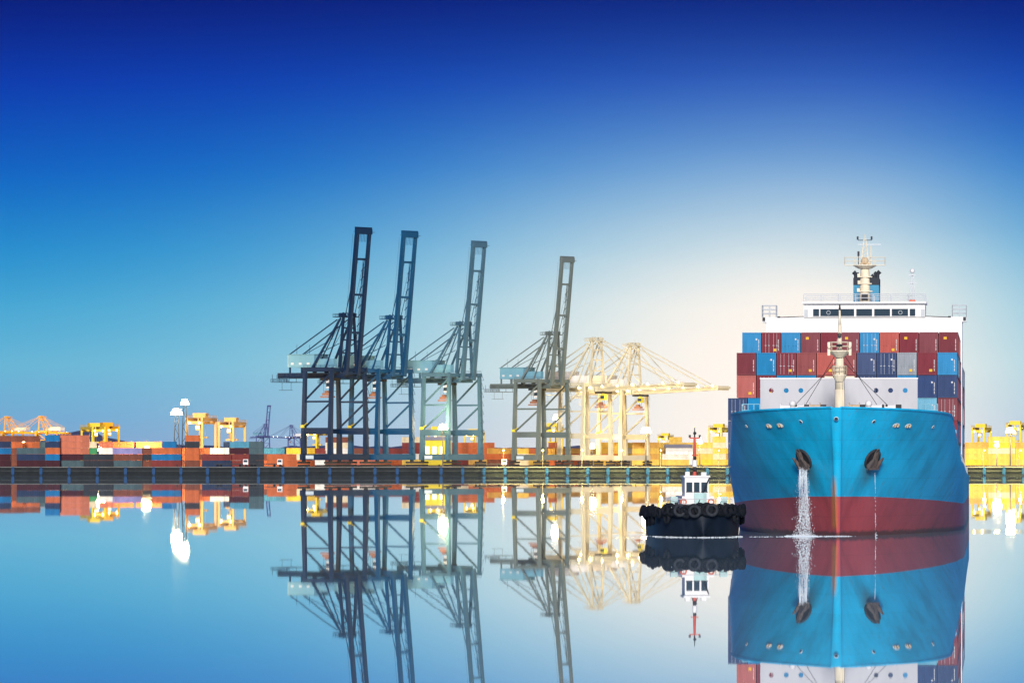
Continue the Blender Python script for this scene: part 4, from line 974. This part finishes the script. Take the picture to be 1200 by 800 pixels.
def ship_container(u, colm, tier, cname, lab_, detail=True, dv=0.0):
    v = (colm - 5) * PITCH + dv; y_c = u + 6.1
    p = ship_im @ Vector((v, y_c, SB0 + tier * HH))
    cmat = CMV[cname][int(abs(math.sin(colm * 12.9 + tier * 78.2 + u) * 997)) % 3]
    o = obj_of(ME_SHELL, 'container', None, cmat, p, -SH + random.uniform(-.0012, .0012))
    obj_of(ME_FRAME, 'frame', o, cmat)
    tag(o, lab_, 'container', "containers on the ship's deck")
    if detail:
        hsh = (colm * 7 + tier * 13 + int(u)) % 5
        obj_of(ME_CODE, 'lettering', o)['kind'] = 'stuff'
        if cname in ('blue', 'navy', 'light blue'): obj_of(ME_EMB, 'emblem', o)
        else:
            if hsh != 2: obj_of(ME_YEL, 'yellow_mark', o, None, (0 if hsh % 2 else -.9 if tier > 4 else 0, 0, 0 if tier < 5 or hsh % 2 else 1.5))
        if hsh in (1, 3): obj_of(ME_BARS, 'locking_bars', o, M['rail'] if hsh == 1 else cmat)
    return o
tn = ['bottom tier', 'second tier', 'third tier', 'fourth tier', 'fifth tier', 'top tier']
for tier in range(5):
    for c in range(11):
        if tier < 3 and 1 < c < 9 and tier < 1: continue
        ship_container(40, c, tier, GRID[tier][c], "%s container, %s from left in the %s of the ship's front stack" % (GRID[tier][c], ORD[c + 1], tn[tier]), tier > 1 or c in (0, 1, 9, 10), dv=-1.15 if (c < 2 and tier < 3) else -.05)
for c in range(11):
    for tier in (5, 4) if 0 < c < 10 else range(6):
        cn = ROWA[c] if tier == 5 else random.choice(['maroon', 'navy', 'blue', 'maroon', 'salmon'])
        ship_container(54.2, c, tier, cn, "%s container, %s from left in the %s of the ship's second stack" % (cn, ORD[c + 1], tn[tier]), tier == 5)
pal = ['maroon', 'navy', 'maroon', 'light blue', 'salmon', 'navy', 'maroon', 'blue', 'navy', 'grey']
for bi, u in enumerate([68.4, 82.6, 96.8, 111.0]):
    for tier in range(6):
        for c in (0, 10):
            if tier == 5 and bi == 3: continue
            cn = random.choice(pal)
            ship_container(u, c, tier, cn, "%s container, %s edge, %s of the %s stack from the bow" % (cn, 'left' if c == 0 else 'right', tn[tier], ORD[bi + 3]), False)
        if tier == 5 and bi < 3:
            for c in range(1, 10):
                cn = random.choice(pal); ship_container(u, c, tier, cn, "%s container, %s from left, top tier of the %s stack from the bow" % (cn, ORD[c + 1], ORD[bi + 3]), False)
for bi, u in enumerate([164.0, 178.2, 192.4, 206.6]):
    for tier in range(5):
        cn = random.choice(pal); ship_container(u, 10, tier, cn, '%s container, %s, right edge of the %s stack behind the bridge' % (cn, tn[tier], ORD[bi + 1]), False)

# ------------------------------------------------------------------ tug
TY = 643.0; TX = X_at(824, TY)
tug = empty('tugboat', (TX, TY, 0), R(3)); tag(tug, 'small black tugboat with tyre fenders, white wheelhouse and red mast beside the bow', 'tugboat')
def tug_b(y, z):      # y: distance aft of the bow
    k = max(0, min(1, y / 8.5)); full = 5.15 * math.sqrt(max(0, 1 - (1 - k) ** 2.2)); wl = 5.05 * math.sqrt(max(0, 1 - (1 - max(0, min(1, (y - .8) / 9.5))) ** 2.0))
    t_ = max(0, min(1, z / 3.4)); b_ = lerp(wl, full, t_ ** .8)
    if y > 22: b_ *= 1 - .25 * ((y - 22) / 6) ** 2
    return b_
ys = [0, .15, .4, .8, 1.4, 2.2, 3.2, 4.5, 6, 8, 10, 14, 18, 22, 25, 28]; vs = []; fs = []; nz = 6
for sgn in (1, -1):
    o0 = len(vs)
    for y in ys:
        zt = 3.5 - .5 * min(1, y / 14)
        for k in range(nz + 1): z = lerp(-.6, zt, k / nz); vs.append((sgn * tug_b(y, z), y, z))
    for i in range(len(ys) - 1):
        for k in range(nz): a = o0 + i * (nz + 1) + k; q = (a, a + nz + 1, a + nz + 2, a + 1); fs.append(q if sgn > 0 else q[::-1])
fixn(MB().add(vs, fs).build('hull', M['tug_hull'], tug, True))
dk = []
for y in ys: b_ = tug_b(y, 3.0) - .02; dk += [(-b_, y, 2.75), (b_, y, 2.75)]
MB().add(dk, [(2 * i, 2 * i + 1, 2 * i + 3, 2 * i + 2) for i in range(len(ys) - 1)]).build('deck', M['steel_dark'], tug)
MB().b2((-4.1, 27.9, -.5), (4.1, 28.0, 3.2)).build('transom', M['tug_hull'], tug)
# rubber bow fender and tyres all round
fd = MB(); pts = [(sg * tug_b(y, 3.1), y - .1, 3.05 - .4 * min(1, y / 14)) for sg, yl in ((-1, ys[::-1]), (1, ys)) for y in yl]
fd.poly(pts, .5, 8); fd.build('bow_fender', M['rubber'], tug, True)
rt_ = random.Random(5)
cnt = 0
for sgn in (-1, 1):
    for i, y in enumerate([.02, .2, .62, 1.3, 2.0, 2.75, 4.3, 5.6, 7.2, 9, 11, 13.2, 15.4, 17.6, 20, 22.4, 25]):
        if y == .0 and sgn > 0: continue
        z = 3.2 - .45 * min(1, y / 14) + rt_.uniform(-.1, .1); b_ = tug_b(y, 2.9); e = .25
        tang = Vector((sgn * (tug_b(y + e, 2.9) - tug_b(max(0, y - e), 2.9)), 2 * e if y > e else e + y, 0)).normalized(); n_ = Vector((sgn * tang.y, -sgn * tang.x * sgn * sgn, 0))
        n_ = Vector((sgn * abs(tang.y), -abs(tang.x), 0)).normalized()
        c_ = Vector((sgn * b_, y, z)) + n_ * .42 + Vector((0, 0, rt_.uniform(-.05, .05)))
        MB().torus(c_ + Vector((0, 0, rt_.uniform(-.16, .22))), n_ + Vector((rt_.uniform(-.3, .3), 0, rt_.uniform(-.25, .4))), rt_.uniform(.4, .58), rt_.uniform(.2, .28), 18, 8).build('tyre_fender', M['rubber'], tug, True)
        if i in (5, 8, 10, 12):
            MB().torus(c_ + Vector((0, 0, -.9)) - n_ * .1, n_, .46, .22, 16, 7).build('tyre_fender', M['rubber'], tug, True)
for xx, zz in ((-2.7, 3.2), (-1.05, 3.1), (1.0, 3.25)):
    y_ = next(y for y in [i * .05 for i in range(200)] if tug_b(y, 2.9) >= abs(xx))
    MB().torus((xx, y_ - .75, zz), (xx * .08, -1, .1), .6, .2, 20, 8).build('tyre_fender', M['rubber_worn'], tug, True)
# deck house, wheelhouse
dh = MB().b2((-1.9, 7, 2.75), (1.9, 16, 4.8)).build('deckhouse', M['white'], tug)
wh = MB().b2((-1.5, 7.8, 4.8), (1.35, 12, 7.05)).build('wheelhouse', M['white'], tug)
MB().b2((-1.65, 7.6, 7.05), (1.5, 12.3, 7.25)).b2((-1.4, 8.2, 7.25), (-.9, 9, 7.7)).b2((.5, 8.2, 7.25), (1.1, 9, 7.65)).build('roof', M['white'], wh)
for a_, b_ in ((-1.33, -.62), (-.42, .24), (.46, 1.18)):
    w_ = MB().b2((a_, 7.74, 5.35), (b_, 7.79, 6.45)).build('window', M['window'], wh)
    MB().b2((a_ - .05, 7.72, 5.26), (b_ + .05, 7.79, 5.34)).build('sill', M['steel_dark'], w_)
MB().b2((-.5, 6.6, 2.76), (1.0, 7, 5.2)).build('towing_winch', M['tug_box'], tug)
for xx in (-3.35, 2.55): MB().b2((xx, 6.0, 2.76), (xx + .85, 6.8, 4.75)).build('locker', M['tug_box'], tug)
for xx in (-3.45, -2.0): pass
for xx in (-1.75, 1.55): MB().torus((xx, 6.85, 4.15), (0, 1, 0), .33, .09, 16, 6).build('life_ring', M['orange_boot'], tug)
MB().rail([(-3.9, 5.4, 2.75), (-1.9, 4.6, 2.75), (1.9, 4.6, 2.75), (3.9, 5.4, 2.75)], 1.75, .045, 1.0, 3).build('handrail', M['rail'], tug)
MB().beam((.0, 6.5, 4.0), (1.35, 7.5, 6.9), .09, .09).build('ladder', M['steel_dark'], tug)
MB().tube((2.9, 3.2, 2.7), (2.9, 3.2, 4.1), .2).tube((-2.9, 3.2, 2.7), (-2.9, 3.2, 4.1), .2).tube((-3.3, 3.2, 3.7), (3.3, 3.2, 3.7), .15).build('towing_bitt', M['steel_dark'], tug)
tm = MB().tube((-.15, 10, 7.2), (-.15, 10, 11.8), .24, .13, 10).b2((-.75, 9.9, 11.65), (.5, 10.1, 11.8)).b2((-.6, 9.9, 9.6), (.3, 10.1, 9.72)).build('mast', M['red_mast'], tug)
MB().tube((-.15, 9.9, 8.3), (-.15, 9.9, 9.1), .28, .28, 10).build('white_band', M['white'], tm)
MB().tube((-.15, 10, 11.8), (-.15, 10, 13.1), .09, .04, 6).b2((-.85, 9.9, 11.79), (-.6, 10.1, 12.1)).b2((.35, 9.9, 11.79), (.58, 10.1, 12.1)).build('mast_top', M['steel_dark'], tm)
for z_, r_ in ((12.3, .2), (8.0, .27), (9.35, .22)): MB().ball((-.15, 9.72, z_), r_).build('mast_light', M['steel_dark'], tm)
MB().tube((-.5, 9.8, 7.3), (-.15, 9.8, 8.4), .05, n=5).tube((.2, 9.8, 7.3), (-.15, 9.8, 8.4), .05, n=5).build('mast_stay', M['steel_dark'], tm)

# ------------------------------------------------------------------ discharge water and foam
m, t, b = newmat('falling_water'); b.inputs['Base Color'].default_value = (.82, .87, .9, 1); b.inputs['Roughness'].default_value = .25; b.inputs['Alpha'].default_value = .8
M['spray'] = m
m2, t2, bb2 = newmat('foam'); bb2.inputs['Base Color'].default_value = (.7, .78, .82, 1); bb2.inputs['Roughness'].default_value = .6; M['foam'] = m2
def fall(v, u, z0, wid0, wid1, strands, drops, labl, seed):
    rd = random.Random(seed); mb = MB(); base = ship_m @ Vector((v, u, 0))
    def P(f, off, oy): return Vector((base.x + off, base.y - 0.5 - 1.6 * f ** .7 + oy, z0 * (1 - f)))
    for i in range(strands):
        lobe = rd.choice((-1, -1, 1, 1, 0)); o0 = lobe * wid0 * .5 + rd.gauss(0, wid0 * .16); o1 = lobe * wid1 * .42 + rd.gauss(0, wid1 * .26); oy = rd.uniform(-.25, .25)
        a_ = rd.uniform(0, .15) if rd.random() < .5 else rd.uniform(0, .75); b_ = min(1, a_ + rd.uniform(.06, .3)); n = 6; pr = None; ph = rd.uniform(0, 6); am = rd.uniform(0, .018); wr = rd.uniform(.012, .034)
        for k in range(n + 1):
            f = lerp(a_, b_, k / n); q = P(f, lerp(o0, o1, f) + am * math.sin(f * 14 + ph), oy)
            if pr is not None: mb.tube(pr, q, wr * (1 - k / n) + .006, wr * (1 - (k + 1) / n) + .004, 4, caps=False)
            pr = q
    for i in range(drops):
        f = rd.random() ** .8; lobe = rd.choice((-1, 1, 1, 0))
        q = P(f, lobe * lerp(wid0 * .5, wid1 * .42, f) + rd.gauss(0, lerp(wid0 * .25, wid1 * .34, f)), rd.uniform(-.35, .35)); r = rd.uniform(.008, .034) * (.6 + f * .8)
        mb.ball(q, r, 4, 2, sq=(1, 1, rd.uniform(1.2, 3.5)))
    for i in range(drops // 7):
        q = P(1, rd.gauss(0, wid1 * .6), rd.uniform(-.8, .8)); q.z = abs(rd.gauss(0, .14)); mb.ball(q, rd.uniform(.02, .06), 5, 3)
    o = mb.build('discharge_water', M['spray']); tag(o, labl, 'water jet', kind='stuff'); return o
pL, nL = surf_n(4.05, 9.25)
fall(-4.25, pL.y, 8.3, .62, 1.05, 120, 2500, 'white torrent of water pouring from the left anchor opening into the harbour', 2)
fall(4.35, pL.y, 7.6, .03, .12, 4, 60, 'thin trickle of water falling below the right anchor', 4)
fm_ = MB(); rd = random.Random(9)
def foam_blob(x, y, r, h):
    n = 7; ph = rd.uniform(0, 6); vs = [(x, y, h)] + [(x + r * rd.uniform(.5, 1) * 1.5 * math.cos(ph + 2 * math.pi * i / n), y + r * rd.uniform(.5, 1) * math.sin(ph + 2 * math.pi * i / n), .006) for i in range(n)]
    fm_.add(vs, [(0, 1 + i, 1 + (i + 1) % n) for i in range(n)])
tm_m = Matrix.Translation((TX, TY, 0)) @ Matrix.Rotation(R(3), 4, 'Z')
for i in range(330):
    a_ = rd.gauss(0, .5); y = abs(rd.gauss(0, 2.5)) ** 1.3; y = min(y, 20); sg = rd.choice((-1, 1)); p = tm_m @ Vector((sg * (tug_b(y, 0) + abs(rd.gauss(0, .35))), y - .25 - abs(rd.gauss(0, .3)), 0)); foam_blob(p.x, p.y, rd.uniform(.04, .22), rd.uniform(.02, .11))
for i in range(260):
    p = ship_m @ Vector((rd.gauss(0, .8), -.5 + rd.uniform(-.7, .3), 0)); foam_blob(p.x, p.y, rd.uniform(.04, .16), rd.uniform(.02, .09))
for i in range(600):
    p = ship_m @ Vector((-4.3 + rd.gauss(0, .8), pL.y - 2.1 + rd.gauss(0, .9), 0)); foam_blob(p.x, p.y, rd.uniform(.04, .2), rd.uniform(.02, .13))
for i in range(150):
    f = rd.random(); x = lerp(TX + 5.6, ship.location.x - .5, f) ; foam_blob(x, 648.5 + rd.gauss(0, .6), rd.uniform(.03, .14), rd.uniform(.01, .06))
fo = fm_.build('foam', M['foam']); tag(fo, 'white foam along the waterline of the tug and the ship', 'foam', kind='stuff')

# ------------------------------------------------------------------ haze
HAZE = 1.3e-5
if HAZE:
    hz = MB().b2((-5900, -300, -1.5), (5900, 7500, 330)).build('haze', [])
    hm = bpy.data.materials.new('haze_air'); hm.use_nodes = True; ht = hm.node_tree; ht.nodes.clear()
    pvn = ht.nodes.new('ShaderNodeVolumePrincipled'); on = ht.nodes.new('ShaderNodeOutputMaterial')
    pvn.inputs['Color'].default_value = (.88, .93, 1, 1); pvn.inputs['Density'].default_value = HAZE; pvn.inputs['Anisotropy'].default_value = .7
    ht.links.new(pvn.outputs[0], on.inputs['Volume']); hz.data.materials.append(hm); tag(hz, 'thin warm evening haze over the harbour', 'haze', kind='stuff')
